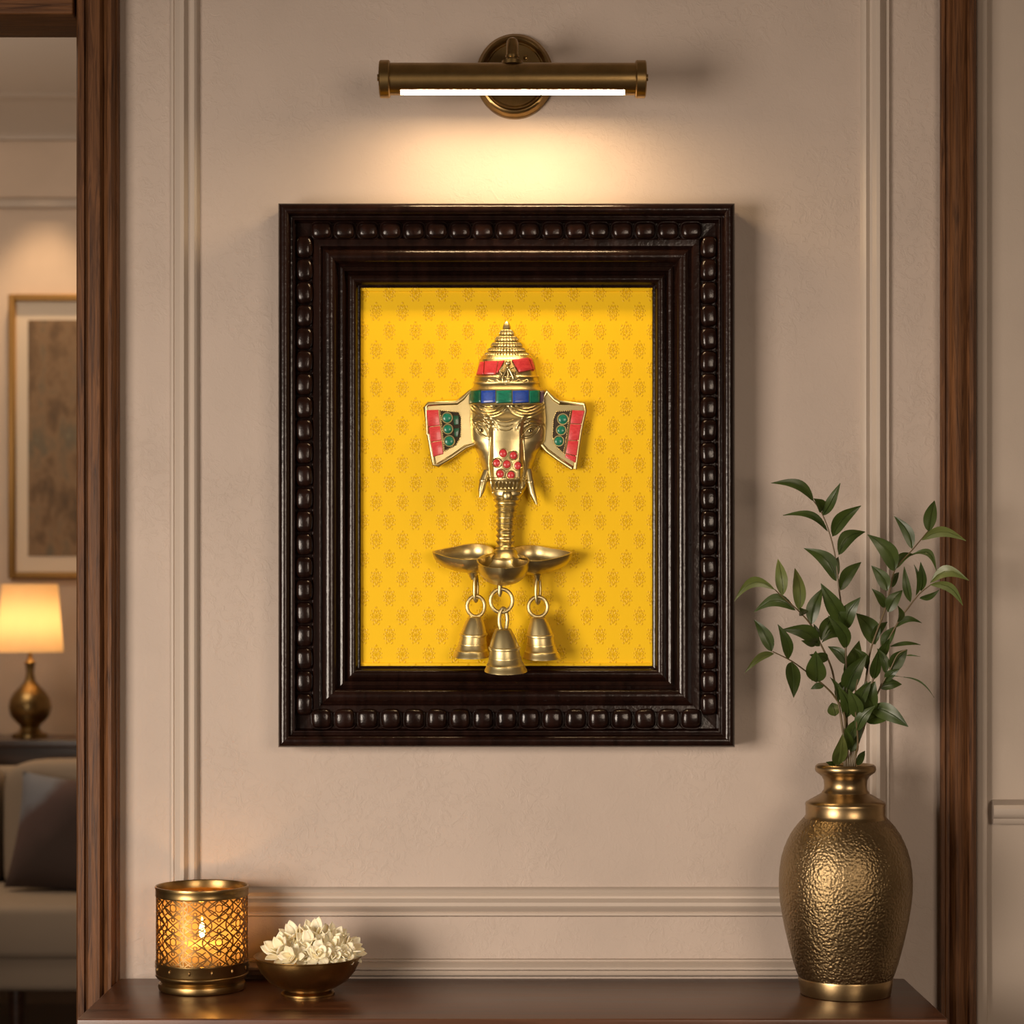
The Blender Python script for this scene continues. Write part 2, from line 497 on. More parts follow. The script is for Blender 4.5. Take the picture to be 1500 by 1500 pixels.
# pale strip beside the right post and its wall with chair rail
m_ = MB(); m_.box((XR, -0.004, 0), (P(1447, 0).x, 0.02, CZ), 0.004); struct(m_.build('trim_5', M['side_wall']))
zt, zb = P(0, 1172).z, P(0, 1206).z
pr = [(0.0, zb), (-0.016, zb), (-0.020, zb + 0.004), (-0.022, zb + 0.008), (-0.030, zb + 0.011), (-0.036, zb + 0.017), (-0.038, zb + 0.024), (-0.034, zb + 0.029), (-0.026, zb + 0.030), (-0.018, zt - 0.001), (0.0, zt)]
m_ = MB()
xs = P(1449, 0).x
rows = []
for k in range(2):
    rows.append([((xs + (0.007 - 0.007 * abs(y) / 0.038) if k == 0 else RX1), y + 0.008, z) for y, z in pr])
m_.grid(rows)
m_.add(rows[0], [tuple(range(len(pr)))], False)
struct(m_.build('trim_6', M['trim']))

# panel mouldings: mitred rectangular frames on the wall
PM = [(0, 0.0), (0, 0.004), (2, 0.007), (5, 0.007), (6.5, 0.005), (8, 0.0065), (12, 0.013), (17, 0.017), (22, 0.0165), (25, 0.012), (27, 0.008), (30, 0.007), (33, 0.009), (36, 0.011), (39, 0.009), (41, 0.005), (43, 0.0)]
def panel(x0, x1, z0, z1, name, W=1.0, prof=PM, inv=True):
    """outer rectangle; profile offset measured inwards"""
    m = MB()
    rows = []
    for u_, d in prof:
        q = u_ * 0.001 * W
        rows.append([(x0 + q, -d, z0 + q), (x1 - q, -d, z0 + q), (x1 - q, -d, z1 - q), (x0 + q, -d, z1 - q)])
    m.grid(rows, True)
    return struct(m.build(name, M['trim']))
panel(P(250, 0).x, P(1303, 0).x, P(0, 1342).z, 3.02, 'trim_7', 1.0)
panel(P(250, 0).x, P(1303, 0).x, 0.22, P(0, 1404).z, 'trim_8', 0.62)
m_ = MB(); m_.box((XL + 0.07, -0.015, 0), (P(1376, 0).x, 0.001, 0.15), 0.004); struct(m_.build('baseboard_back', M['trim']))
# far room mouldings
m_ = MB()
cz = CZ
cp = [(4.30, cz - 0.13), (4.27, cz - 0.13), (4.262, cz - 0.11), (4.25, cz - 0.10), (4.22, cz - 0.06), (4.17, cz - 0.03), (4.16, cz - 0.02), (4.13, cz - 0.015), (4.13, cz)]
m_.grid([[(x, y, z) for y, z in cp] for x in (-4.1, 0.9)])
struct(m_.build('trim_9', M['trim']))
m_ = MB(); m_.box((-4.1, 4.272, P(0, 306, -4.3).z), (0.9, 4.3, P(0, 292, -4.3).z), 0.008); struct(m_.build('trim_10', M['trim']))
m_ = MB(); m_.box((-4.1, 4.28, 0), (0.9, 4.3, 0.16), 0.005); struct(m_.build('baseboard_far', M['trim']))

# ------------------------------------------------------------------ console table
CT = 0.80
cx0, cx1 = P(176, 0).x, P(1325, 0).x
t = thing('console_table', (0, -0.15, 0), 'long dark walnut console table against the panelled wall, carrying lantern, bowl and vase', 'table')
m_ = MB(); m_.box((cx0, -0.302, CT - 0.024), (cx1, -0.018 + 0.017, CT), 0.0025); m_.build('tabletop', M['console'], t)
m_ = MB(); m_.box((cx0 + 0.02, -0.285, CT - 0.13), (cx1 - 0.02, -0.02, CT - 0.024)); m_.build('apron', M['console'], t)
for sx in (cx0 + 0.02, cx1 - 0.065):
    for sy in (-0.285, -0.065):
        m_ = MB(); m_.box((sx, sy, 0), (sx + 0.045, sy + 0.045, CT - 0.13), 0.003); m_.build('leg', M['console'], t)

# ------------------------------------------------------------------ framed brocade
FD = 0.055
fx0, fx1 = P(407, 0, FD).x, P(1077, 0, FD).x
fz1, fz0 = P(0, 297, FD).z, P(0, 1095, FD).z
fr = thing('framed_brocade', ((fx0 + fx1) / 2, -0.002, fz0), 'large glossy near-black carved wooden frame around yellow brocade, hung under the picture light', 'frame')
K = (CAMD - FD) / F
pu = [(0, 2), (0, 50), (1, 54)] + [(9 + 8 * math.cos(PI - a * PI / 8), 54 + 7 * math.sin(a * PI / 8)) for a in range(1, 8)] + \
     [(17, 53), (18.5, 50), (20.5, 49.5), (22, 51.5), (24, 51.5), (25, 49), (25.5, 40), (27, 38), (48, 37), (49.5, 39), (50, 42), (52, 43.5), (59, 43.4), (61, 43), (62, 41.5), (63, 38)] + \
     [(74 + 10 * math.cos(PI - a * PI / 8), 36 + 8 * math.sin(a * PI / 8)) for a in range(1, 8)] + \
     [(85, 33), (87, 30), (89, 31), (90, 34), (93, 35), (96, 33.5), (97, 28), (99, 26)] + \
     [(106 + 7 * math.cos(PI - a * PI / 6), 25 + 6 * math.sin(a * PI / 6)) for a in range(1, 6)] + \
     [(113.5, 24), (115, 21), (117, 20.5), (118.5, 19), (119, 8)]
random.seed(3)
def rail(side):
    m = MB()
    rows = []
    for u_, d in pu:
        q = u_ * K; y = -d / 1000
        a = {'l': ((fx0 + q, fz0 + q), (fx0 + q, fz1 - q)), 'r': ((fx1 - q, fz0 + q), (fx1 - q, fz1 - q)),
             'b': ((fx0 + q, fz0 + q), (fx1 - q, fz0 + q)), 't': ((fx0 + q, fz1 - q), (fx1 - q, fz1 - q))}[side]
        rows.append([(a[0][0], y, a[0][1]), (a[1][0], y, a[1][1])])
    m.grid(rows)
    # carved row of rounded beads
    uc = 37.5 * K
    L = (fz1 - fz0) if side in 'lr' else (fx1 - fx0)
    a0 = 46 * K
    n = int(round((L - 2 * a0) / (34.3 * K)))
    step = (L - 2 * a0) / n
    for i in range(n):
        s_ = a0 + (i + 0.5) * step
        if side in 'lr':
            c = ((fx0 + uc) if side == 'l' else (fx1 - uc), -0.038, fz0 + s_)
            r = (12.4 * K, 0.0125 + random.uniform(-0.001, 0.001), step * 0.485)
        else:
            uc2 = (42 if side == 'b' else 38.5) * K; bz = (14.6 if side == 'b' else 12.4) * K
            c = (fx0 + s_, -0.038, (fz0 + uc2) if side == 'b' else (fz1 - uc2))
            r = (step * 0.46, (0.0145 if side == 'b' else 0.0125) + random.uniform(-0.001, 0.001), bz)
        m.blob(c, r, 24, 14, 0.6, Matrix.Rotation(random.uniform(-0.06, 0.06), 3, 'Y'))
        if side in 'bt':   # thin carved collar round every bead
            ring = []
            for j in range(28):
                th = 2 * PI * j / 28
                pw = lambda a: math.copysign(abs(a) ** 0.6, a)
                ring.append((c[0] + pw(math.cos(th)) * step * 0.475, -0.0415, c[2] + pw(math.sin(th)) * bz * 1.05))
            m.tube(ring, 0.0013, 6, closed=True)
    return m
for s_ in 'lrbt':
    rail(s_).build('frame_rail', M['frame'], fr)
m_ = MB()
iq = 119 * K + 0.001
m_.box((fx0 + iq - 0.006, -0.0125, fz0 + iq - 0.006), (fx1 - iq + 0.006, -0.004, fz1 - iq + 0.006))
m_.build('backing_panel', M['brocade'], fr)['label'] = 'yellow brocade panel with small woven motifs'
for (a, b_) in (((fx0 + iq - .002, fz1 - iq - .003), (fx1 - iq + .002, fz1 - iq + .002)), ((fx0 + iq - .002, fz0 + iq - .002), (fx1 - iq + .002, fz0 + iq + .003))):
    m_ = MB(); m_.box((a[0], -0.0155, a[1]), (b_[0], -0.0122, b_[1]), 0.001)
    m_.build('fabric_edge', M['brocade'], fr)

# ------------------------------------------------------------------ brass elephant head
def lerp(tab, y):
    if y <= tab[0][0]: return tab[0][1:]
    for a, b_ in zip(tab, tab[1:]):
        if y <= b_[0]:
            t_ = (y - a[0]) / (b_[0] - a[0])
            t_ = t_ * t_ * (3 - 2 * t_) * 0.35 + t_ * 0.65
            return tuple(p + (q - p) * t_ for p, q in zip(a[1:], b_[1:]))
    return tab[-1][1:]
B0 = 12.0
HT = [(584, 743, 54, 36), (596, 743.5, 55.5, 38), (612, 744, 56, 38), (628, 744.5, 56, 36), (645, 744.5, 55, 34), (655, 744, 49, 34), (668, 743.5, 42, 34), (685, 743.5, 37, 34), (700, 744, 33, 34),
      (712, 744, 28, 34), (722, 743.5, 24, 33), (732, 743, 19, 32), (745, 742, 15.5, 31), (760, 741, 13.5, 30), (785, 740, 12.5, 30), (800, 740, 12.5, 30), (806, 740, 14, 30), (812, 739, 20, 32)]
def sst(a, b_, x):
    t_ = max(0.0, min(1.0, (x - a) / (b_ - a)))
    return t_ * t_ * (3 - 2 * t_)
def head(px, py):
    cx, hw, D = lerp(HT, py)
    if 722 < py < 803:
        hw *= 1 + 0.10 * math.sin(2 * PI * (py - 722) / 8.6) * sst(722, 735, py)
    tt = max(-1.0, min(1.0, (px - cx) / hw))
    c = math.sqrt(max(0.0, 1 - tt * tt))
    rd = min(D, hw * 0.9)
    d = B0 + (D - rd) * min(1.0, c / 0.22) + rd * c ** 0.8
    # bridge of the trunk between the eyes
    wb = 22 if py > 620 else 22 + (620 - py) * 0.5
    br = (1 - sst(wb - 3, wb + 4, abs(px - 742))) * sst(600, 622, py) * (1 - sst(700, 718, py))
    d += 6.5 * br
    # brow bulges over each eye, sockets below
    for ex in (705, 779):
        d += 4.0 * math.exp(-((px - ex) / 17) ** 2 - ((py - 611) / 11) ** 2)
        d -= 1.5 * math.exp(-((px - ex) / 12) ** 2 - ((py - 632) / 8) ** 2)
        r_ = math.hypot((px - ex) * 0.95, py - 634)
        if py < 632 and 11 < r_ < 27: d += 0.75 * math.cos(2 * PI * (r_ - 13) / 4.6) * (1 - sst(22, 27, r_)) * sst(0, 5, 632 - py)
    # draped scallops engraved on the forehead
    for ex in (716, 771):
        r_ = math.hypot((px - ex), (py - 574) * 1.0)
        if 20 < r_ < 40 and py > 590 and abs(px - ex) < 27.5: d += 1.0 * math.cos(2 * PI * (r_ - 20) / 4.4) * (1 - sst(35, 40, r_))
    if 722 < py < 803:
        d += 2.4 * math.sin(2 * PI * (py - 722) / 8.6) * sst(722, 735, py) * c
    if 704 < py < 718:
        d += 1.4 * math.cos((px - 742) * 1.15) * math.exp(-((py - 711) / 4.5) ** 4)
    if 700 < py < 704 or 717 < py < 720: d += 1.6
    return d
def HP(px, py, off=0.0):
    return P(px, py, (head(px, py) + off) / 1000)
el = thing('elephant_head_plaque', P(741, 812, 0.013), 'brass elephant head plaque with tall crown and coloured stone inlay on yellow brocade', 'wall ornament')
m_ = MB()
rows = []
NA = 110
for i in range(int((812 - 584) / 1.2) + 1):
    py = 584 + i * 1.2
    cx, hw, D = lerp(HT, py)
    row = []
    for j in range(NA + 1):
        th = -PI / 2 + PI * j / NA
        wob = (1 + 0.10 * math.sin(2 * PI * (py - 722) / 8.6) * sst(722, 735, py)) if 722 < py < 803 else 1
        px = cx + hw * wob * math.sin(th) * (0.9999)
        h2 = hw
        d = head(px, py)
        if abs(math.sin(th)) > 0.9995: d = 11.5
        row.append(P(px, py, d / 1000))
    rows.append(row)
m_.grid(rows)
hd = m_.build('head', M['icon_brass'], el)
def htube(pts, r, parent=hd, name='raised_line', off=0.4, n=8, closed=False, mt='icon_brass', mb=None):
    m = mb or MB()
    P3 = []
    for a, b_ in zip(pts, pts[1:] + ([pts[0]] if closed else [])):
        k = max(2, int(math.dist(a, b_) / 1.5))
        for i in range(k): P3.append(HP(a[0] + (b_[0] - a[0]) * i / k, a[1] + (b_[1] - a[1]) * i / k, off))
    if not closed: P3.append(HP(*pts[-1], off))
    m.tube(P3, r, n, closed=closed)
    if mb is None: return m.build(name, M[mt], parent)
# eyes
for (a, b_, c) in (((695, 619), (715, 640), (705, 630)), ((766, 639), (789, 625), (777, 631))):
    dx, dy = b_[0] - a[0], b_[1] - a[1]
    L = math.hypot(dx, dy); nx, ny = -dy / L, dx / L
    out = []
    for k in range(24):
        t_ = k / 12
        if t_ <= 1: q = t_; sg = 1
        else: q = 2 - t_; sg = -1
        w_ = math.sin(PI * q) * 5.2 * sg
        out.append((a[0] + dx * q + nx * w_, a[1] + dy * q + ny * w_))
    m_ = MB()
    htube(out, 0.0011, off=1.3, closed=True, mb=m_)
    out2 = [(c[0] + (x - c[0]) * 1.28, c[1] + (y - c[1]) * 1.45) for x, y in out]
    htube(out2, 0.0008, off=0.6, closed=True, mb=m_)
    m_.blob(HP(c[0], c[1], 0.3), (0.0042, 0.003, 0.0038), 14, 8)
    ey = m_.build('eye', M['icon_brass'], el)
    m_ = MB(); m_.blob(HP(c[0], c[1], 3.2), (0.0014, 0.0009, 0.0014), 10, 6); m_.build('pupil', M['patina'], ey)
# three curved forehead lines
for k in range(3):
    y0 = 615 + k * 6
    htube([(728 + k * 0.5, y0), (733, y0 + 2.5), (740, y0 + 3.6), (747, y0 + 2.5), (752 - k * 0.5, y0)], 0.0009, el, 'forehead_line', 0.6)
# long side folds beside the trunk
for sg, x0 in ((-1, 717), (1, 768)):
    htube([(x0 - sg * 2, 640), (x0, 660), (x0 + sg * 1, 680), (x0 + sg * -1, 695), (x0 - sg * 3, 712), (x0 - sg * 5, 722)], 0.0011, hd, 'cheek_fold', 0.2)
# trunk plaque ridges
htube([(720, 705), (730, 704), (742, 703.5), (755, 704), (767, 705)], 0.0011, hd, 'trunk_band', 0.5)
htube([(723, 717), (731, 718), (742, 718.5), (754, 718), (764, 717)], 0.0011, hd, 'trunk_band', 0.5)
m_ = MB(); m_.blob(HP(743, 726, -1), (0.0075, 0.005, 0.0085), 16, 10); m_.build('trunk_knob', M['icon_brass'], hd)
# coral rosette
for (x, y) in ((737, 664), (752, 667), (728, 678), (742.5, 680), (758, 682), (733, 694), (748.5, 696)):
    m_ = MB(); m_.blob(HP(x, y, 0.2), (0.0054, 0.0022, 0.0056), 16, 8)
    s1 = m_.build('coral_stone', M['red'], el); s1['label'] = 'round coral red stone'
    m_ = MB(); m_.tube([HP(x + 6.6 * math.cos(a * PI / 10), y + 6.8 * math.sin(a * PI / 10), 0.9) for a in range(20)], 0.0011, 6, closed=True)
    m_.build('stone_setting', M['icon_brass'], s1)
# tusks
for pts in ([(713, 690, 30), (708, 704, 32), (705, 718, 34), (703, 729, 36)], [(774, 688, 30), (777, 706, 33), (780, 722, 36), (786, 739, 38)]):
    m_ = MB(); m_.tube([P(x, y, d / 1000) for x, y, d in pts], [0.0052, 0.0056, 0.0050, 0.0014], 14)
    m_.tube([P(pts[1][0], pts[1][1] + k, pts[1][2] / 1000) for k in (-2, 0, 2)], [0.0058, 0.0066, 0.0060], 14)
    m_.build('tusk', M['icon_brass'], el)

# crown -------------------------------------------------------------
def hoop(prof, name, parent, material='icon_brass', ribs=None, cx=742, flat=0.72, mb=None):
    """prof: (py, halfwidth px). half body of revolution against the panel"""
    m = mb or MB()
    rows = []
    for i, (py, hw) in enumerate(prof):
        row = []
        for j in range(121):
            th = -PI / 2 + PI * j / 120
            h = hw
            if ribs and ribs[0] < py < ribs[1]: h += ribs[3] * max(0, math.cos(ribs[2] * th))
            row.append(P(cx + h * math.sin(th), py, (12 + h * flat * math.cos(th) ** 0.8 if math.cos(th) > 0 else 12) / 1000))
        rows.append(row)
    m.grid(rows)
    if mb is None: return m.build(name, M[material], parent)
pr = [(470, 0.5), (472, 3), (478, 5.5), (481, 6), (482, 4.5)]
tiers = [(482, 491, 7, 11), (491.5, 500, 13, 17.5), (500.5, 508, 19, 23), (508.5, 515, 24, 28), (515.5, 521, 29, 33)]
m_ = MB()
hoop(pr, '', None, mb=m_)
for k, (a, b_, h0, h1) in enumerate(tiers):
    rows = []
    h = b_ - a
    P_ = [(a, h0 - 2), (a + 0.1 * h, h0), (a + 0.25 * h, h0 + 1), (a + 0.3 * h, h0 + 1), (a + 0.75 * h, h1 - 0.5), (a + 0.8 * h, h1), (a + 0.95 * h, h1 + 0.5), (b_, h1 - 1.2), (b_ + 0.5, h1 - 3)]
    hoop(P_, '', None, ribs=(a + 0.15 * h, a + 0.78 * h, 15 + 8 * k, 1.3), mb=m_)
hoop([(520, 30), (521, 35), (524, 37), (525, 38), (526, 39.5), (549, 44.5), (551, 46), (552, 47.5), (553, 46), (555, 46.5), (559, 47.5), (560, 49), (561.5, 49), (562.5, 47.5), (567, 49), (569, 51.5), (571, 52.5), (572, 53), (590, 54.5), (592, 56), (594, 54.5)], '', None, mb=m_)
crown = m_.build('crown', M['icon_brass'], el)
def bandpt(px, py, hw, off, cx=742, flat=0.72):
    s_ = max(-1, min(1, (px - cx) / (hw + off)))
    return P(px, py, (12 + (hw + off) * flat * math.sqrt(1 - s_ * s_) ** 0.8) / 1000)
def tile(quad, hwf, name, material, parent, off=2.0, label=None):
    """quad px corners: TL, TR, BR, BL"""
    def g_(u_, v_, o):
        tx = quad[0][0] + (quad[1][0] - quad[0][0]) * u_; ty = quad[0][1] + (quad[1][1] - quad[0][1]) * u_
        bx = quad[3][0] + (quad[2][0] - quad[3][0]) * u_; by = quad[3][1] + (quad[2][1] - quad[3][1]) * u_
        x, y = tx + (bx - tx) * v_, ty + (by - ty) * v_
        return bandpt(x, y, hwf(y), o)
    m = MB()
    U = [0, 0.06, 0.2, 0.4, 0.6, 0.8, 0.94, 1]
    def eo(u_, v_): return off - (0.7 if u_ in (0, 1) or v_ in (0, 1) else 0)
    m.grid([[g_(u_, v_, eo(u_, v_)) for u_ in U] for v_ in U])
    edge = [(u_, 0) for u_ in U] + [(1, v_) for v_ in U[1:]] + [(u_, 1) for u_ in U[::-1][1:]] + [(0, v_) for v_ in U[::-1][1:-1]]
    m.grid([[g_(a, b_, eo(a, b_)) for a, b_ in edge], [g_(a, b_, -1.5) for a, b_ in edge]], True)
    o = m.build(name, M[material], parent)
    if label: o['label'] = label
    return o
hb = lambda y: 53 + (y - 572) * 0.085
for x0, x1, mt, lb in ((687.5, 704, 'dkgreen', 'dark green stone tile'), (704.8, 725.6, 'blue', 'blue stone tile'), (726.8, 749.6, 'green', 'green stone tile'), (751, 774.6, 'blue', 'blue stone tile'), (775.8, 790.8, 'green', 'green stone tile'), (791.5, 797.3, 'violet', 'violet stone tile')):
    tile([(x0, 572.5), (x1, 571.5), (x1, 589), (x0, 590.5)], hb, 'stone_tile', mt, crown, 2.0, lb)
hr = lambda y: 39.5 + (y - 526) * 0.22
for q in ([(703, 530), (709, 529.5), (708, 548), (697.5, 548.5)], [(710, 529), (729, 528.5), (726, 548), (708.8, 548)], [(730, 528.5), (739, 528), (729, 546), (727, 546)],
          [(750, 527), (774, 523.5), (781, 541), (760, 545)], [(775, 524), (779.5, 525.5), (784.5, 540), (782, 543)]):
    tile(q, hr, 'stone_tile', 'red', crown, 2.4, 'coral red stone tile')
# floral crest in the middle of the crown
m_ = MB()
def crest(x, y, off=3.0): return bandpt(x, y, 44, off)
def ctube(pts, r):
    P3 = []
    for a, b_ in zip(pts, pts[1:]):
        for i in range(4): P3.append(crest(a[0] + (b_[0] - a[0]) * i / 4, a[1] + (b_[1] - a[1]) * i / 4))
    P3.append(crest(*pts[-1]))
    m_.tube(P3, r, 8)
m_.blob(crest(744, 532, 3), (0.0045, 0.003, 0.0045), 14, 8)
m_.blob(crest(744, 538, 3), (0.0028, 0.0025, 0.003), 12, 8)
for sg in (-1, 1):
    ctube([(744, 538), (744 + sg * 4, 545), (744 + sg * 8, 554), (744 + sg * 7, 560), (744 + sg * 2, 563), (744, 563)], 0.0012)
    ctube([(744 + sg * 4, 540), (744 + sg * 9, 538), (744 + sg * 12, 543), (744 + sg * 9, 548), (744 + sg * 13, 553), (744 + sg * 18, 551)], 0.0012)
    ctube([(744 + sg * 10, 560), (744 + sg * 16, 556), (744 + sg * 22, 559), (744 + sg * 28, 556)], 0.0011)
    m_.blob(crest(744 + sg * 22, 560, 2), (0.003, 0.002, 0.003), 10, 6)
    m_.blob(crest(744 + sg * 29, 559, 2), (0.0025, 0.002, 0.003), 10, 6)
ctube([(744, 543), (744, 562)], 0.0009)
ctube([(741, 556), (744, 546), (747, 556)], 0.0009)
m_.blob(crest(744, 558, 2.5), (0.0045, 0.002, 0.004), 12, 8)
m_.build('crest', M['icon_brass'], crown)

# ears ---------------------------------------------------------------
def ear(outline, tiles, inlay, rounds, extra, sgn):
    dd = lambda px: 0.030 - 0.007 * sst(0, 66, (px - 625) if sgn < 0 else (858 - px))
    S0 = (CAMD - 0.03) / F
    inv = lambda x: x / S0 + 750
    pts = [(P(x, y, dd(x)).x, P(x, y, dd(x)).z) for x, y in outline]
    m = MB()
    m.prism(pts, lambda x, z: -dd(inv(x)) + 0.002, lambda x, z: -dd(inv(x)) + 0.010, 0.0)
    # thick rounded rim
    m.tube([P(x, y, dd(x) - 0.002) for x, y in outline], 0.0034, 12, closed=True)
    e = m.build('ear', M['icon_brass'], el)
    for q in tiles:
        mm = MB()
        mm.prism([(P(x, y, dd(x)).x, P(x, y, dd(x)).z) for x, y in q], lambda x, z: -dd(inv(x)) - 0.0032, lambda x, z: -dd(inv(x)) + 0.003, 0.0007)
        mm.build('stone_tile', M['red'], e)['label'] = 'coral red stone tile'
    mm = MB()
    mm.prism([(P(x, y, dd(x)).x, P(x, y, dd(x)).z) for x, y in inlay], lambda x, z: -dd(inv(x)) - 0.0006, lambda x, z: -dd(inv(x)) + 0.003)
    mm.build('inlay_ground', M['patina'], e)
    mm = MB()
    for a, b_ in zip(inlay, inlay[1:] + inlay[:1]):
        k = max(1, int(math.dist(a, b_) / 2.7))
        for i in range(k):
            x, y = a[0] + (b_[0] - a[0]) * i / k, a[1] + (b_[1] - a[1]) * i / k
            mm.blob(P(x, y, dd(x) + 0.0016), (0.0010,) * 3, 8, 5)
    mm.build('beaded_border', M['bell_brass'], e)
    for x, y, r in rounds:
        mm = MB(); mm.blob(P(x, y, dd(x) + 0.001), (r * 0.00098, 0.002, r * 0.00098), 18, 8)
        st = mm.build('green_stone', M['green'], e); st['label'] = 'round green stone'
        mm = MB(); mm.tube([P(x + (r + 0.8) * math.cos(a * PI / 12), y + (r + 0.8) * math.sin(a * PI / 12), dd(x) + 0.0014) for a in range(24)], 0.0010, 6, closed=True)
        mm.build('stone_setting', M['icon_brass'], st)
    for q in extra:
        mm = MB()
        mm.prism([(P(x, y, dd(x)).x, P(x, y, dd(x)).z) for x, y in q], lambda x, z: -dd(inv(x)) - 0.0022, lambda x, z: -dd(inv(x)) + 0.002, 0.0006)
        mm.build('green_stone', M['dkgreen'], e)['label'] = 'dark green stone chip'
ear([(623, 597), (627, 592), (648, 590.5), (669, 590), (678, 583), (688, 573), (698, 590), (698, 612), (698, 650), (682, 655), (662, 669), (641, 682), (636, 680), (633, 664), (628, 636)],
    [[(624.5, 601), (642, 600.5), (644.5, 623), (628, 625)], [(628.2, 626), (644.7, 624), (647, 645), (631, 647.5)], [(631.2, 648.5), (647.2, 646), (649.5, 665), (635, 669)]],
    [(644.5, 601), (672, 604), (675.5, 612), (675, 640), (668, 652), (651, 661)],
    [(655, 612, 6.8), (656, 628.5, 6.3), (658, 646, 7)], [[(664, 609), (672, 609), (672, 622), (665, 623)], [(665, 628), (673, 627), (671, 640), (666, 640)]], -1)
ear([(856, 592), (857, 601), (850, 632), (842, 687), (838, 686), (817, 672), (801, 660), (792, 650), (791, 612), (791, 592), (801, 573), (812, 585), (820, 590)],
    [[(838.5, 601), (856, 602), (851.5, 621), (835.5, 620.5)], [(835.3, 621.5), (851.2, 622), (847.5, 645), (832.5, 645)], [(832.2, 646), (847.3, 646), (844.3, 668), (828.7, 664)], [(828.5, 665), (844, 669), (842.8, 678), (828, 670)]],
    [(815, 603), (836, 601.5), (832.5, 621), (829, 645), (825.5, 664), (813, 652), (809.5, 640), (810.5, 615)],
    [(824.5, 614, 7), (822, 630, 6.2), (818.5, 646, 6.6)], [], 1)

# oil cups ------------------------------------------------------------
def cup(name, c, Rr, spout, ang, depth, tilt, roll=0.0, label=None):
    """teardrop bowl with pouring lip; c = rim centre; ang = lip direction in the rim plane (0 = +x, -90 = to viewer)"""
    m = MB()
    rot = Matrix.Rotation(roll, 3, 'Y') @ Matrix.Rotation(tilt, 3, 'X')
    n = 72
    def rim(t_, k):
        dlt = (t_ - ang + PI) % (2 * PI) - PI
        ex = spout * max(0, 1 - abs(dlt) / 1.1) ** 2.2 * k
        r_ = Rr * k + ex
        return Vector((r_ * math.cos(t_), r_ * math.sin(t_), 0.004 * (ex / max(spout, 1e-6)) * k))
    rows = []
    for i in range(15):   # outside
        f = i / 14
        k = math.sin(f * PI / 2) ** 0.75
        z = -depth * math.cos(f * PI / 2) ** 0.9 if i < 14 else 0
        rows.append([Vector(c) + rot @ (rim(2 * PI * j / n, max(k, 0.02)) + Vector((0, 0, z))) for j in range(n)])
    for i in range(12):   # inside
        f = 1 - i / 11
        k = (math.sin(f * PI / 2) ** 0.75) * 0.94
        z = -depth * 0.86 * math.cos(f * PI / 2) ** 0.9 if f < 1 else -0.0003
        rows.append([Vector(c) + rot @ (rim(2 * PI * j / n, max(k, 0.02)) + Vector((0, 0, z))) for j in range(n)])
    m.grid(rows, True)
    return m.build(name, M['icon_brass'], el)
cup('oil_cup', P(690, 808, 0.046), 0.0335, 0.024, R(182), 0.029, R(22), R(-3))
cup('oil_cup', P(780, 810, 0.046), 0.0335, 0.026, R(-2), 0.030, R(22), R(2))
cup('oil_cup', P(737, 821, 0.078), 0.0375, 0.008, R(-92), 0.034, R(20))
m_ = MB()
m_.lathe([(0.0, 0.012), (0.013, 0.012), (0.0145, 0.010), (0.0135, 0.008), (0.017, 0.006), (0.018, 0.003), (0.022, -0.002), (0.026, -0.006), (0.0, -0.010)], P(740, 812, 0.040), 40)
m_.build('trunk_collar', M['icon_brass'], el)

# hooks under cups and bells -------------------------------------------
def ringpts(c, rx, rz, yaw, n=28, tilt=0):
    out = []
    for k in range(n):
        a = 2 * PI * k / n
        v_ = Vector((rx * math.cos(a), 0, rz * math.sin(a)))
        v_ = Matrix.Rotation(yaw, 3, 'Z') @ v_
        out.append(Vector(c) + v_)
    return out
m_ = MB(); m_.tube([P(693, 838, .046), P(693, 843, .046), P(694, 849, .046)], [0.009, 0.006, 0.004], 12); m_.build('cup_stub', M['icon_brass'], el)
m_ = MB(); m_.tube([P(786, 838, .046), P(787, 845, .046), P(787, 851, .046)], [0.011, 0.006, 0.004], 12); m_.build('cup_stub', M['icon_brass'], el)
m_ = MB(); m_.tube([P(733, 848, .078), P(732, 855, .078), P(732, 868, .078), P(732, 874, .078)], [0.011, 0.004, 0.004, 0.002], 12); m_.build('cup_stub', M['icon_brass'], el)
m_ = MB(); m_.tube(ringpts(P(697, 862, .046), 0.0045, 0.0185, R(60)), 0.0025, 10, closed=True); m_.build('hanging_link', M['icon_brass'], el)
m_ = MB(); m_.tube(ringpts(P(788, 864, .046), 0.0050, 0.0195, R(50)), 0.0025, 10, closed=True); m_.build('hanging_link', M['icon_brass'], el)

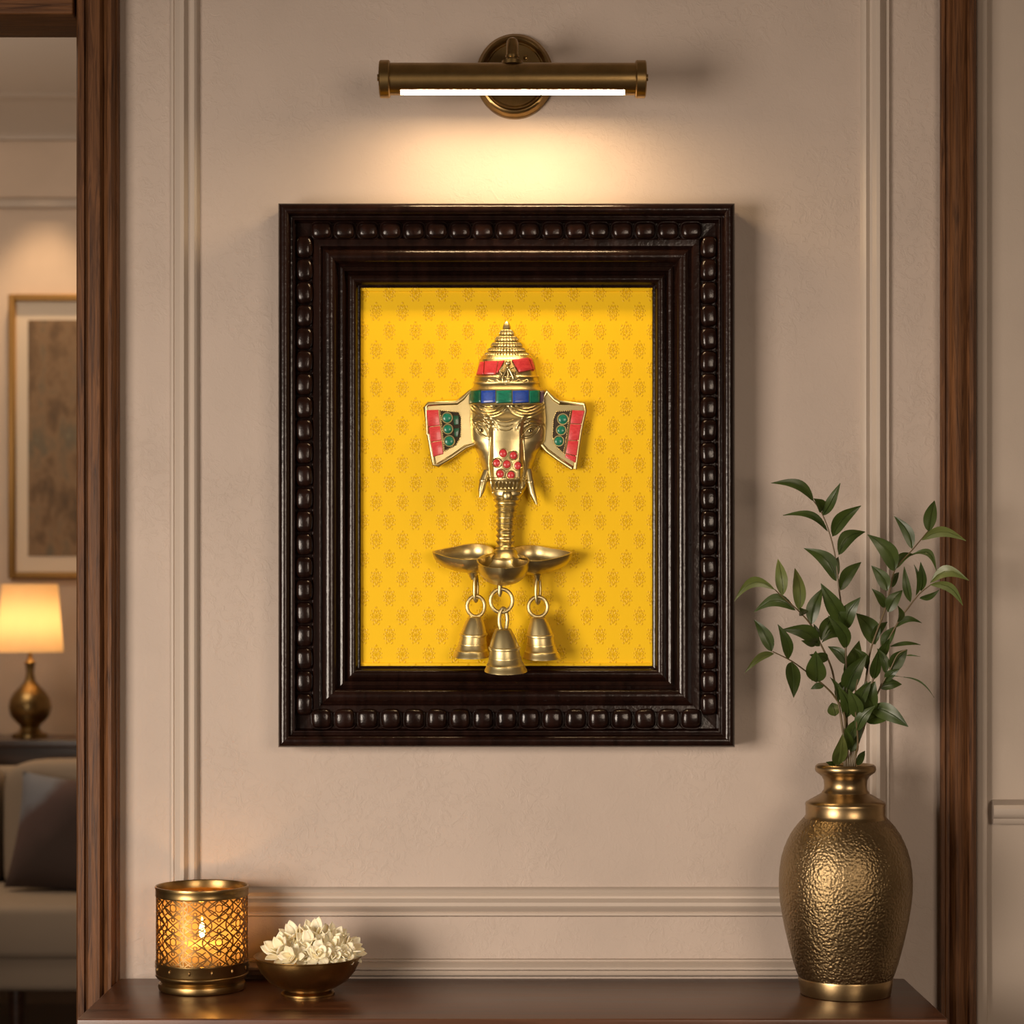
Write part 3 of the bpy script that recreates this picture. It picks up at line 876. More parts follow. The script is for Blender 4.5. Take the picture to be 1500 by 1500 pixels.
def bell(cxt, cyt, cxb, prof, d, ring, label, strap=None):
    z0 = P(cxt, cyt, d)
    t = thing('hanging_bell', P(cxb, prof[-1][0], d), label, 'bell', None)
    s_ = (CAMD - d) / F
    ytop, ybot = prof[0][0], prof[-1][0]
    m = MB()
    rows = []
    def add(py, hw):
        f = (py - ytop) / (ybot - ytop)
        c = P(cxt + (cxb - cxt) * f, py, d)
        tl = 0.16
        rows.append([c + Vector((hw * s_ * math.cos(2 * PI * j / 56), hw * s_ * math.sin(2 * PI * j / 56), hw * s_ * math.sin(2 * PI * j / 56) * tl)) for j in range(56)])
    add(ytop - 1, 0.5)
    for py, hw in prof: add(py, hw)
    for py, hw in prof[::-1]: add(py + (0 if py == prof[-1][0] else 1), max(0.5, hw - 1.6))
    m.grid(rows, True)
    m.build('bell_body', M['bell_brass'], t)
    m = MB(); m.tube(ringpts(P(*ring[:2], d), ring[2] * s_, ring[3] * s_, R(ring[4])), 0.0029, 12, closed=True); m.build('ring', M['bell_brass'], t)
    if strap:
        m = MB(); m.tube(ringpts(P(strap[0], strap[1], d), 6.5 * s_, strap[2] * s_, R(25)), 0.0030, 10, closed=True); m.build('strap_loop', M['bell_brass'], t)
    m = MB()
    c = P(cxb, ybot, d)
    m.tube([c + Vector((0, 0, 0.04)), c + Vector((0, 0, 0.006))], 0.0012, 8)
    m.blob(c + Vector((0, 0, 0.005)), (0.0045,) * 3, 14, 8)
    m.build('clapper', M['bell_brass'], t)
    return t
def bp(y0, y1, w0, w1, w2):
    h = y1 - y0
    T = [(0, 0.34), (0.02, 0.38), (0.1, 0.46), (0.22, 0.56), (0.34, 0.64), (0.41, 0.685), (0.42, 0.73), (0.45, 0.75), (0.48, 0.73), (0.49, 0.69), (0.60, 0.715), (0.66, 0.74), (0.665, 0.76), (0.685, 0.76), (0.69, 0.75), (0.78, 0.80), (0.84, 0.86), (0.845, 0.88), (0.86, 0.885), (0.92, 0.93), (0.97, 0.985), (1.0, 1.0)]
    return [(y0 + h * a, w2 * b_) for a, b_ in T]
bell(696, 903, 690.5, bp(903, 961, 0, 0, 27.5), 0.046, (697, 888, 13, 15, 8), 'small brass bell hanging under the left oil cup')
bell(789, 904, 794, bp(904, 963, 0, 0, 28), 0.046, (788, 889, 14, 14.5, 5), 'small brass bell hanging under the right oil cup')
bell(737, 921, 741, bp(921, 983, 0, 0, 31.5), 0.078, (734.5, 880, 16.2, 17, 4), 'small brass bell hanging lowest, under the middle oil cup', strap=(737, 908, 17))

# ------------------------------------------------------------------ picture light
LD = 0.13
lc = P(750.5, 116, LD)
pl = thing('picture_light', P(754, 113, 0.0), 'antique brass picture light with horizontal tube, mounted above the black frame', 'lamp')
def ycyl(m, c, r, y0, y1, n=64, bev=0.002):
    prof = [(0, y0), (r - bev, y0), (r, y0 + (bev if y1 > y0 else -bev)), (r, y1)]
    rows = [[(c[0] + q * math.cos(2 * PI * j / n), yy, c[2] + q * math.sin(2 * PI * j / n)) for j in range(n)] for q, yy in prof]
    m.grid(rows, True)
pc = P(754, 113, 0.0)
m_ = MB()
rows = []
for q, yy in [(0.0, -0.012), (0.044, -0.012), (0.046, -0.010), (0.0475, -0.010), (0.049, -0.014), (0.052, -0.016), (0.055, -0.015), (0.057, -0.012), (0.0585, -0.008), (0.0605, -0.006), (0.061, 0.0)]:
    rows.append([(pc.x + q * 0.94 * math.cos(2 * PI * j / 72), yy, pc.z + q * 1.02 * math.sin(2 * PI * j / 72)) for j in range(72)])
m_.grid(rows, True)
plate = m_.build('wall_plate', M['aged_brass'], pl)
m_ = MB()
for dx in (0.016,): m_.blob((pc.x + dx, -0.013, pc.z + 0.025), (0.0035, 0.002, 0.0035), 12, 6)
m_.build('screw', M['aged_brass'], plate)
az = P(0, 68, 0.1).z
m_ = MB()
m_.tube([(lc.x, -0.01, az), (lc.x, -0.06, az), (lc.x, LD * -1 + 0.014, az), (lc.x, -LD + 0.004, az - 0.003), (lc.x, -LD, az - 0.012), (lc.x, -LD, lc.z + 0.018)], 0.0085, 20)
m_.tube([(lc.x, -LD, lc.z + 0.030), (lc.x, -LD, lc.z + 0.033)], 0.0098, 20)
m_.tube([(lc.x, -LD, lc.z + 0.020), (lc.x, -LD, lc.z + 0.025)], 0.015, 24)
m_.build('arm', M['aged_brass'], pl)
TX0, TX1 = P(571, 0, LD).x, P(931, 0, LD).x
TR = 0.0225
m_ = MB()
a0, a1 = R(-54), R(234)
rows = []
for rr_ in (TR, TR - 0.0012):
    rng = range(61)
    for k in (rng if rr_ == TR else list(rng)[::-1]):
        a = a0 + (a1 - a0) * k / 60
        rows.append([(x, -LD + rr_ * math.cos(a), lc.z + rr_ * math.sin(a)) for x in (TX0, TX1)])
rows.append(rows[0])
m_.grid(rows)
# short closed ends of the tube
for xa, xb in ((TX0, P(587, 0, LD).x), (P(915, 0, LD).x, TX1)):
    m_.tube([(xa, -LD, lc.z), (xb, -LD, lc.z)], TR - 0.0003, 48)
m_.build('tube_shade', M['aged_brass'], pl)
for xa, xb in ((P(556, 0, LD).x, TX0 + 0.0005), (TX1 - 0.0005, P(946, 0, LD).x)):
    m_ = MB()
    sg = 1 if xb > xa else -1
    xs_ = [xa, xa + 0.002, xb - 0.003, xb - 0.0015, xb]
    m_.tube([(xa, -LD, lc.z), (xa + 0.0015, -LD, lc.z), (xb - 0.0015, -LD, lc.z), (xb, -LD, lc.z)], [0.0245, 0.0262, 0.0262, 0.0245], 56)
    out = xa - 0.003 if xa < 0 else xb
    m_.tube([(out, -LD, lc.z + 0.002), (out + 0.003, -LD, lc.z + 0.002)], 0.005, 16)
    m_.build('end_cap', M['aged_brass'], pl)
m_ = MB()
sx0, sx1 = P(588, 0, LD).x, P(914, 0, LD).x
m_.box((sx0, -LD - 0.0125, lc.z - 0.0186), (sx1, -LD + 0.0125, lc.z - 0.0176))
m_.build('diffuser', M['strip'], pl)

# ------------------------------------------------------------------ lantern
LC = Vector((P(296, 0, 0.085).x, -0.085, CT))
ln = thing('candle_lantern', LC, 'round pierced brass candle lantern glowing at the left end of the console', 'lantern')
m_ = MB()
m_.lathe([(0.0, 0.002), (0.055, 0.0), (0.0605, 0.001), (0.062, 0.005), (0.061, 0.010), (0.058, 0.0125), (0.0585, 0.014), (0.0635, 0.018), (0.0655, 0.021), (0.0655, 0.023), (0.0645, 0.024), (0.0655, 0.026), (0.0655, 0.038), (0.0662, 0.039), (0.0662, 0.041), (0.0645, 0.0415), (0.0625, 0.041), (0.0625, 0.024), (0.0, 0.022)], LC, 96)
base = m_.build('base', M['aged_brass'], ln)
for k in range(1, 26, 2):
    a = 2 * PI * k / 26
    m_ = MB(); m_.blob(LC + Vector((0.0656 * math.cos(a), 0.0656 * math.sin(a), 0.0325)), (0.0018, 0.0018, 0.0032), 8, 6)
    m_.build('stud', M['antique'], base)
m_ = MB()
m_.lathe([(0.0640, 0.133), (0.0655, 0.1335), (0.0660, 0.135), (0.0655, 0.137), (0.0658, 0.143), (0.0665, 0.1455), (0.0660, 0.1475), (0.0640, 0.1475), (0.0632, 0.146), (0.0632, 0.134), (0.0640, 0.133)], LC, 96)
m_.build('rim', M['aged_brass'], ln)
# pierced lattice
LR = 0.0648
m_ = MB()
def ribbon(uv, w_=0.0012, th=0.0011, closed=False):
    """uv in (angle, z) -> thin bar on the cylinder"""
    pts = [Vector((LR * a, z)) for a, z in uv]
    n = len(pts)
    rows = []
    for i, p in enumerate(pts):
        if closed: t_ = pts[(i + 1) % n] - pts[i - 1]
        else: t_ = pts[min(i + 1, n - 1)] - pts[max(0, i - 1)]
        if t_.length < 1e-9: continue
        t_.normalize()
        nn = Vector((-t_.y, t_.x)) * w_ / 2
        row = []
        for q, rr_ in ((p + nn, LR), (p - nn, LR), (p - nn, LR - th), (p + nn, LR - th)):
            a = q.x / LR
            row.append(LC + Vector((rr_ * math.cos(a), rr_ * math.sin(a), q.y)))
        rows.append(row)
    if closed: rows.append(rows[0])
    m_.grid(rows, True, False)
Z0, Z1 = 0.040, 0.134
NC = 12
cw = 2 * PI / NC
nrow = 4
ch = (Z1 - Z0) / nrow
def seg(a, b_, n=6, bul=0.0, w_=0.0017):
    out = []
    L_ = math.hypot((b_[0] - a[0]) * LR, b_[1] - a[1])
    nx_, nz_ = -(b_[1] - a[1]) / L_, (b_[0] - a[0]) * LR / L_
    for i in range(n + 1):
        t_ = i / n
        o = bul * math.sin(PI * t_)
        out.append((a[0] + (b_[0] - a[0]) * t_ + nx_ * o / LR, a[1] + (b_[1] - a[1]) * t_ + nz_ * o))
    ribbon(out, w_)
def circ(c, r, n=20, w_=0.0014):
    ribbon([(c[0] + r / LR * math.cos(2 * PI * k / n), c[1] + r * math.sin(2 * PI * k / n)) for k in range(n)], w_, closed=True)
for i in range(NC):
    A0 = -PI / 2 + (i - 0.5) * cw
    if i % 3 == 0: seg((A0, Z0), (A0, Z1), 8, 0, 0.0018)
    for j in range(nrow):
        z0 = Z0 + j * ch; z1 = z0 + ch; zc = (z0 + z1) / 2; Ac = A0 + cw / 2; A1 = A0 + cw
        if (i + j) % 2 == 0:
            # lozenge with inner petals
            for (a, b_) in (((A0, zc), (Ac, z1)), ((Ac, z1), (A1, zc)), ((A1, zc), (Ac, z0)), ((Ac, z0), (A0, zc))):
                seg(a, b_, 6, 0.0016); seg(a, b_, 6, -0.0016)
            circ((Ac, zc), 0.0052)
            for dx, dz in ((0.26, 0.26), (-0.26, 0.26), (0.26, -0.26), (-0.26, -0.26)):
                seg((Ac + dx * cw * 0.55, zc + dz * ch * 0.6), (Ac + dx * cw * 1.7, zc + dz * ch * 1.7), 3)
        else:
            for (a, b_) in (((A0, z0), (A1, z1)), ((A0, z1), (A1, z0))):
                seg(a, b_, 8, 0)
            for (a, b_, s2) in (((A0, z0), (A0, z1), -1), ((A1, z0), (A1, z1), 1)):
                seg(a, b_, 8, 0.0065 * s2)
            seg((A0, zc), (Ac, z1), 5, 0.001); seg((Ac, z1), (A1, zc), 5, 0.001)
            seg((A0, zc), (Ac, z0), 5, -0.001); seg((Ac, z0), (A1, zc), 5, -0.001)
            circ((Ac, zc + ch * 0.32), 0.0026, 12); circ((Ac, zc - ch * 0.32), 0.0026, 12)
        circ((A0, z0), 0.0032, 14) if (i + j) % 2 else None
m_.build('lattice', M['antique'], ln)
m_ = MB()
m_.lathe([(0.0618, 0.030), (0.0618, 0.136)], LC, 72)
m_.build('glass_liner', M['liner'], ln)['label'] = 'frosted amber liner behind the pierced metal'
cd = thing('pillar_candle', LC + Vector((0, 0, 0.0225)), 'lit cream pillar candle standing inside the pierced brass lantern', 'candle')
m_ = MB(); m_.lathe([(0.0, 0.0225), (0.030, 0.0225), (0.031, 0.025), (0.031, 0.062), (0.029, 0.065), (0.022, 0.063), (0.0, 0.062)], LC, 48); m_.build('wax_body', M['wax'], cd)
m_ = MB(); m_.tube([LC + Vector((0, 0, 0.062)), LC + Vector((0, 0, 0.072))], 0.0008, 8); m_.build('wick', M['wick'], cd)
m_ = MB(); m_.lathe([(0.0002, 0.070), (0.0030, 0.074), (0.0045, 0.080), (0.0040, 0.087), (0.0022, 0.094), (0.0003, 0.102)], LC, 20)
m_.build('flame', M['flame'], cd)

# ------------------------------------------------------------------ bowl and blossoms
BC = Vector((P(451, 0, 0.125).x, -0.125, CT))
bo = thing('offering_bowl', BC, 'footed brass bowl filled with white blossoms, on the console beside the lantern', 'bowl')
m_ = MB()
m_.lathe([(0.0, 0.013), (0.026, 0.012), (0.040, 0.016), (0.053, 0.023), (0.064, 0.034), (0.0695, 0.044), (0.0715, 0.051), (0.0745, 0.0535), (0.0762, 0.0545), (0.0760, 0.0530), (0.0735, 0.0515), (0.0728, 0.048), (0.0712, 0.043), (0.0658, 0.032), (0.055, 0.0195), (0.041, 0.011), (0.031, 0.0085), (0.0, 0.008)], BC, 96)
m_.build('bowl_body', M['bowl_brass'], bo)
m_ = MB()
m_.lathe([(0.029, 0.0105), (0.031, 0.0065), (0.0355, 0.0045), (0.0375, 0.003), (0.0375, 0.0005), (0.035, 0.0), (0.0, 0.0)], BC, 64)
m_.build('foot', M['bowl_brass'], bo)
random.seed(21)
def petal_rows(L_, W_, curl, az, el_):
    rows = []
    for i in range(9):
        t_ = i / 8
        w_ = W_ * ((math.sin(PI * min(1, (t_ * 0.86 + 0.08))) ** 0.75) * (0.6 + 0.6 * t_) if L_ < 0.0175 else (math.sin(PI * min(1.0, 0.06 + 0.94 * t_ ** 1.15)) ** 0.8) * 1.25 + 0.04)
        e = el_ - curl * t_
        if i == 0: pos = Vector((0.0015, 0, 0))
        else: pos = pos + Vector((math.cos(e), 0, math.sin(e))) * L_ / 8
        row = []
        for j in range(5):
            q = (j - 2) / 2
            p = pos + Vector((0, w_ * q, 0)) + Vector((-math.sin(e), 0, math.cos(e))) * (0.22 * W_ * q * q)
            row.append(Matrix.Rotation(az, 3, 'Z') @ p)
        rows.append(row)
    return rows
def make_flower(kind):
    t = thing('white_blossom', (0, 0, 0), 'x', 'flower')
    m = MB()
    for ring, (n, el_, L_, W_) in enumerate(((6, 0.40, 0.024, 0.0050), (5, 0.90, 0.024, 0.0050), (3, 1.25, 0.021, 0.0042)) if kind == 0 else ((5, 0.2, 0.016, 0.0068), (4, 0.85, 0.0125, 0.0055), (3, 1.3, 0.009, 0.0046))):
        for k in range(n):
            m.grid(petal_rows(L_ * random.uniform(0.88, 1.1), W_, random.uniform(-0.35, 0.3), 2 * PI * (k + ring * 0.5) / n + random.uniform(-0.15, 0.15), el_ + random.uniform(-0.12, 0.12)))
    o = m.build('petals', M['petal'], t)
    sd = o.modifiers.new('s', 'SOLIDIFY'); sd.thickness = 0.0006
    m = MB()
    for k in range(5):
        a = 2 * PI * k / 5
        m.tube([(0, 0, 0.001), (0.0012 * math.cos(a), 0.0012 * math.sin(a), 0.008)], [0.0006, 0.0009], 6)
    m.tube([(0, 0, -0.010), (0, 0, 0.002)], [0.0012, 0.0025], 8)
    m.build('flower_center', M['petal_core'], t)
    return t
protos = [make_flower(0), make_flower(1)]
def copy_tree(o, parent=None):
    c = o.copy(); COL.objects.link(c)
    if parent is not None: c.parent = parent
    for ch_ in list(o.children): copy_tree(ch_, c)
    return c
FL = [  # px, py, depth, kind, scale, tilt x, tilt y, label
 (461, 1372, .125, 0, 1.10, 0.35, -0.05, 'upright white blossom with the highest pointed petals, topmost in the bowl'),
 (452, 1385, .142, 0, 1.05, 0.85, -0.10, 'pointed white blossom in the centre of the pile, just below the topmost one'),
 (480, 1386, .142, 0, 1.00, 0.85, 0.35, 'pointed white blossom right of the pile centre, below the high right blossom'),
 (430, 1399, .165, 0, 0.80, 1.10, -0.5, 'small pointed white blossom low at the front left, against the bowl rim'),
 (503, 1397, .148, 1, 1.00, 0.90, 0.55, 'small rounded white blossom low at the right, just inside the rim'),
 (434, 1376, .120, 0, 1.10, 0.45, -0.40, 'pointed white blossom high in the pile, directly left of the topmost one'),
 (487, 1377, .122, 0, 1.05, 0.40, 0.45, 'pointed white blossom high in the pile, directly right of the topmost one'),
 (414, 1392, .140, 0, 1.10, 0.85, -0.40, 'wide open white blossom at the left of the bowl, turned to the front'),
 (509, 1390, .128, 0, 0.95, 0.60, 0.75, 'white blossom at the far right of the pile, petals spreading to the rim'),
 (449, 1397, .160, 1, 1.10, 1.10, -0.20, 'small rounded white blossom low at the front, left of the middle of the bowl'),
 (467, 1394, .165, 1, 1.05, 1.15, 0.10, 'small rounded white blossom at the very middle of the front of the pile'),
 (484, 1398, .158, 1, 1.10, 1.05, 0.35, 'small rounded white blossom low at the front, right of the middle of the bowl'),
]
used = set()
for px, py, d, kd, sc, tx, ty, lb in FL:
    o = protos[kd] if kd not in used else copy_tree(protos[kd])
    used.add(kd)
    pp = P(px, py + 5, d)
    o.location = pp
    o.rotation_euler = (tx * 0.9, ty * 0.9, random.uniform(0, 6))
    o.rotation_mode = 'ZYX'
    o.scale = (sc * 1.18,) * 3
    o['label'] = lb; o['category'] = 'flower'; o['group'] = 'white blossoms in the brass bowl'

# ------------------------------------------------------------------ vase
VC = Vector((P(1238.5, 0, 0.122).x, -0.122, CT))
va = thing('brass_vase', VC, 'tall hammered brass vase with smooth neck, at the right end of the console', 'vase')
VS = (CAMD - 0.122) / F
vz = lambda py: (1456 - py) * VS
vr = lambda hw: hw * VS
def vprof(tab): return [(vr(h), vz(y)) for y, h in tab]
bt = [(1199, 61), (1203, 65), (1208, 69.5), (1214, 74), (1222, 79.5), (1232, 84.5), (1244, 89.5), (1258, 93.5), (1274, 96), (1290, 97), (1306, 96.8), (1324, 95), (1342, 92.2), (1360, 88.7), (1378, 84.5), (1396, 80), (1412, 75.5), (1424, 71.5), (1431, 68.5)]
m_ = MB(); m_.lathe(vprof(bt), VC, 128); m_.build('vase_body', M['hammered'], va)['label'] = 'hammered rounded body'
m_ = MB(); m_.lathe(vprof([(1430, 66), (1431, 68.5), (1434, 69), (1450, 66.5), (1455, 65.5), (1456, 64), (1456, 2)]), VC, 96); m_.build('foot_band', M['band_brass'], va)
m_ = MB(); m_.lathe(vprof([(1160, 33), (1163, 36), (1167, 43), (1172, 52), (1175.5, 57.5), (1178, 58.5), (1181, 58), (1194, 58), (1197, 59.5), (1199, 60.5), (1200, 59)]), VC, 96); m_.build('shoulder_band', M['band_brass'], va)
m_ = MB(); m_.lathe(vprof([(1180, 26), (1124, 33), (1120.5, 38), (1120, 41), (1122.5, 43.6), (1127, 44.4), (1131, 43), (1134, 39), (1137, 35), (1143, 31.8), (1150, 31), (1157, 31.6), (1160, 34), (1161.5, 34.5), (1163, 33.5)]), VC, 96)
m_.build('neck', M['band_brass'], va)

# ------------------------------------------------------------------ leafy branches
KX = lambda c: (1060 + c[0] / 3.334, 680 + c[1] / 3.334)
random.seed(5)
def leaf(mb, a, b_, da, db, wf=0.30, arch=0.12, roll=0.0):
    A = P(*KX(a), da); B = P(*KX(b_), db)
    ax = B - A; L_ = ax.length
    up = Vector((0, 0, 1))
    view = Vector((0, -1, 0))
    side = ax.cross(view)
    if side.length < 1e-6: side = Vector((1, 0, 0))
    side.normalize()
    if side.z < 0 : side = -side
    side_r = Matrix.Rotation(roll, 3, ax.normalized()) @ side
    nrm = ax.cross(side_r).normalized()
    if nrm.y > 0: nrm = -nrm
    rows = []
    n = 14
    for i in range(n + 1):
        t_ = i / n
        c = A + ax * t_ + side * (L_ * arch * math.sin(PI * t_ ** 0.9)) + nrm * (L_ * 0.10 * math.sin(PI * t_))
        w_ = L_ * wf * 0.5 * (math.sin(PI * t_ ** 0.80) ** 0.85) * (1.0 - 0.25 * t_) if 0 < t_ < 1 else 0.0004
        row = []
        for j in range(7):
            q = (j - 3) / 3
            row.append(c + side_r * (w_ * q) - nrm * (w_ * 0.22 * (1 - abs(q)) ** 1.0) + nrm * (0.04 * w_ * math.sin(t_ * 9 + j)))
        rows.append(row)
    mb.grid(rows)
    # petiole + raised midrib
    mb.tube([A + ax * t_ + side * (L_ * arch * math.sin(PI * t_ ** 0.9)) + nrm * (L_ * 0.10 * math.sin(PI * t_)) + nrm * 0.0 for t_ in (0, 0.2, 0.4, 0.6, 0.8, 0.95)], [0.0006, 0.0005, 0.0004, 0.0004, 0.0003, 0.0002], 5)
def smooth_path(pts, k=5):
    out = []
    n = len(pts)
    for i in range(n - 1):
        p0, p1, p2, p3 = pts[max(i - 1, 0)], pts[i], pts[i + 1], pts[min(i + 2, n - 1)]
        for j in range(k):
            t_ = j / k
            out.append(0.5 * ((2 * p1) + (p2 - p0) * t_ + (2 * p0 - 5 * p1 + 4 * p2 - p3) * t_ ** 2 + (3 * p1 - p0 - 3 * p2 + p3) * t_ ** 3))
    out.append(pts[-1])
    return out
def branch(stem, leaves, d0, d1, label, pale=(), side=()):
    foot = Vector((VC.x + (stem[0][0] - 608) * 0.0003 * 0.7, -0.122 + (0.122 - d0) * 0.3, CT + 0.20))
    t = thing('leafy_branch', foot, label, 'branch', 'leafy branches in the vase')
    n = len(stem)
    pts = [foot] + [P(*KX(c), 0.122 + (d0 - 0.122) * (i / max(1, n - 1)) + (d1 - d0) * (i / max(1, n - 1)) ** 2) for i, c in enumerate(stem)]
    sp_ = smooth_path(pts)
    m = MB(); m.tube(sp_, [0.0019 - 0.0012 * i / len(sp_) for i in range(len(sp_))], 8)
    m.build('stem', M['stem'], t)
    ml, mp = MB(), MB()
    for i, lf in enumerate(leaves):
        a, b_ = lf[0], lf[1]
        wf = lf[2] if len(lf) > 2 else 0.36
        ar = lf[3] if len(lf) > 3 else random.uniform(0.02, 0.12)
        # depth of the stem nearest to the leaf base
        A = P(*KX(a), d1)
        dn = min(sp_, key=lambda q: (q.x - A.x) ** 2 + (q.z - A.z) ** 2)
        da = -dn.y
        db = da + random.uniform(-0.022, 0.03)
        leaf(mp if i in pale else ml, a, b_, da, db, wf, ar, random.uniform(-0.45, 0.45))
    ml.build('leaves', M['leaf'], t)
    if mp.v: mp.build('leaves', M['leaf_light'], t)['label'] = 'paler green leaves'
    return t
branch([(606, 1470), (602, 1280), (600, 1100), (597, 950), (595, 850), (580, 720), (565, 620), (545, 450), (515, 330), (480, 240), (440, 180)],
 [((440, 180), (232, 92), .26, .16), ((477, 232), (440, 168), .5), ((483, 250), (570, 92), .30, -.05), ((508, 328), (290, 250), .20, .16), ((532, 352), (672, 202), .42, .16), ((562, 442), (692, 330), .42, .2),
  ((550, 570), (392, 410), .38, .16), ((556, 545), (560, 452), .36), ((570, 615), (672, 478), .46, .14), ((585, 775), (475, 582), .40, .02), ((592, 806), (668, 650), .50, .1), ((590, 832), (480, 870), .6, .3),
  ((610, 1095), (662, 862), .45, .05), ((597, 975), (510, 890), .5, .15), ((600, 1240), (560, 1085), .4), ((598, 1130), (700, 930), .46), ((603, 1400), (590, 1290), .4), ((598, 900), (510, 740), .36)],
 .128, .135, 'tallest branch in the vase, rising straight to the top left of the bunch')
branch([(596, 1470), (575, 1250), (548, 1100), (525, 990), (470, 870), (430, 790), (370, 720), (290, 650), (250, 612)],
 [((250, 612), (52, 668), .30, .34), ((288, 640), (265, 463), .38, .05), ((350, 712), (148, 722), .36, .26), ((368, 712), (348, 508), .34, .02), ((428, 782), (485, 605), .40, .08), ((470, 888), (282, 808), .38, .16),
  ((455, 850), (440, 780), .5), ((462, 872), (380, 862), .4), ((505, 960), (420, 930), .5), ((560, 1150), (590, 1050), .5), ((545, 1230), (530, 1165), .8), ((475, 860), (545, 730), .42), ((380, 740), (372, 700), .5)],
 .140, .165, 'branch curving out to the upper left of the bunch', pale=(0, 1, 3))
branch([(590, 1470), (590, 1230), (545, 1140), (490, 1080), (400, 1010), (330, 960), (240, 915)],
 [((235, 914), (150, 760), .40, .05), ((245, 925), (104, 1018), .24, .16), ((318, 950), (265, 782), .36, .04), ((332, 965), (342, 1140), .50, .03), ((452, 1065), (450, 912), .62, .02), ((490, 1082), (425, 1098), .55, .1), ((560, 1160), (520, 1040), .3)],
 .150, .180, 'low branch reaching out to the lower left of the bunch', pale=(1,))
branch([(614, 1470), (650, 1280), (690, 1080), (720, 900), (785, 720), (815, 600), (840, 510), (920, 420), (1000, 325)],
 [((835, 522), (703, 343), .42, .14), ((920, 412), (833, 253), .34, .12), ((1000, 328), (1030, 178), .42, .02), ((968, 370), (1184, 374), .30, .24), ((845, 508), (935, 440), .38, .18), ((918, 440), (1040, 522), .24, .3),
  ((800, 618), (722, 495), .50, .1), ((785, 700), (724, 608), .44, .05), ((802, 722), (874, 615), .56, .1), ((822, 600), (856, 528), .4, .1), ((740, 880), (648, 728), .55, .1), ((725, 860), (800, 770), .4), ((700, 1000), (640, 900), .4), ((660, 1210), (700, 1060), .5)],
 .108, .100, 'tall branch leaning to the upper right of the bunch, its tip before the wooden post', pale=(3,))
branch([(622, 1470), (672, 1290), (720, 1090), (765, 940), (850, 775), (910, 690), (960, 630), (1010, 590)],
 [((1010, 578), (1198, 568), .36, .26), ((1008, 588), (1168, 690), .28, .24), ((958, 655), (1052, 615), .34, -.05), ((912, 672), (882, 500), .26, -.05), ((965, 618), (962, 478), .34, .02), ((836, 800), (968, 775), .26, .22), ((815, 890), (962, 882), .14, .06),
  ((850, 770), (850, 690), .3), ((780, 900), (845, 790), .5), ((760, 950), (810, 850), .5), ((735, 1050), (760, 900), .4), ((940, 640), (930, 490), .2)],
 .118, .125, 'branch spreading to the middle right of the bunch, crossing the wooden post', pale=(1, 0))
branch([(630, 1470), (680, 1300), (720, 1190), (770, 1080), (815, 1000), (850, 930), (893, 905)],
 [((820, 1010), (897, 905), .66, .1), ((760, 1090), (870, 1075), .50, .08), ((790, 1060), (860, 1000), .5), ((715, 1190), (902, 1282), .44, .1), ((700, 1260), (860, 1215), .50, .05), ((880, 1040), (1028, 1140), .06, .12), ((890, 935), (960, 940), .12, .05), ((790, 1045), (880, 1040), .06, .1),
  ((790, 1020), (750, 900), .4), ((705, 1210), (740, 1060), .66), ((680, 1260), (640, 1100), .5)],
 .150, .160, 'short branch low on the right, with broad leaves drooping towards the wall')
branch([(640, 1470), (655, 1380), (650, 1270), (640, 1150), (655, 1050)],
 [((560, 1470), (580, 1318), .52, .05), ((620, 1405), (680, 1288), .5, .1), ((650, 1470), (690, 1400), .5, .05), ((605, 1360), (690, 1225), .44), ((650, 1240), (610, 1100), .5), ((645, 1200), (720, 1060), .5), ((545, 1480), (500, 1455), .5), ((650, 1300), (740, 1180), .44)],
 .155, .160, 'shortest sprig, standing in the mouth of the vase', pale=(0,))

# ------------------------------------------------------------------ far room
def D(px, py, y): return P(px, py, -y)
# framed print
py_ = 4.3
A = D(15, 848, py_); B = D(15, 433, py_)
wx = 0.86
pf = thing('framed_print', (A.x, py_, A.z), 'gilt-framed brown abstract print on the wall of the room beyond', 'picture')
m_ = MB()
bw = 0.024
for a, b_ in (((A.x, A.z), (A.x + bw, B.z)), ((A.x + wx - bw, A.z), (A.x + wx, B.z)), ((A.x + bw, A.z), (A.x + wx - bw, A.z + bw)), ((A.x + bw, B.z - bw), (A.x + wx - bw, B.z))):
    m_.box((a[0], py_ - 0.035, a[1]), (b_[0], py_, b_[1]), 0.004)
m_.build('gilt_frame', M['gold'], pf)
m_ = MB(); m_.box((A.x + bw, py_ - 0.018, A.z + bw), (A.x + wx - bw, py_ - 0.006, B.z - bw)); m_.build('mount', M['mount'], pf)
x0 = D(43, 0, py_).x
m_ = MB(); m_.box((x0, py_ - 0.020, D(0, 815, py_).z), (A.x + wx - (x0 - A.x), py_ - 0.0175, D(0, 470, py_).z)); m_.build('print', M['art'], pf)
# sideboard
ty = 3.86
zt = D(0, 1080, ty).z
sb = thing('side_table', (-1.7, ty, 0), 'dark wooden side table behind the sofa, carrying the table lamp', 'table')
m_ = MB(); m_.box((-2.7, ty - 0.17, zt - 0.025), (-1.0, ty + 0.17, zt), 0.004); m_.build('tabletop', M['dark_wood'], sb)
m_ = MB(); m_.box((-2.66, ty - 0.15, zt - 0.14), (-1.04, ty + 0.15, zt - 0.025)); m_.build('apron', M['dark_wood'], sb)
for sx in (-2.66, -1.09):
    for sy in (ty - 0.15, ty + 0.10):
        m_ = MB(); m_.box((sx, sy, 0), (sx + 0.05, sy + 0.05, zt - 0.14)); m_.build('leg', M['dark_wood'], sb)
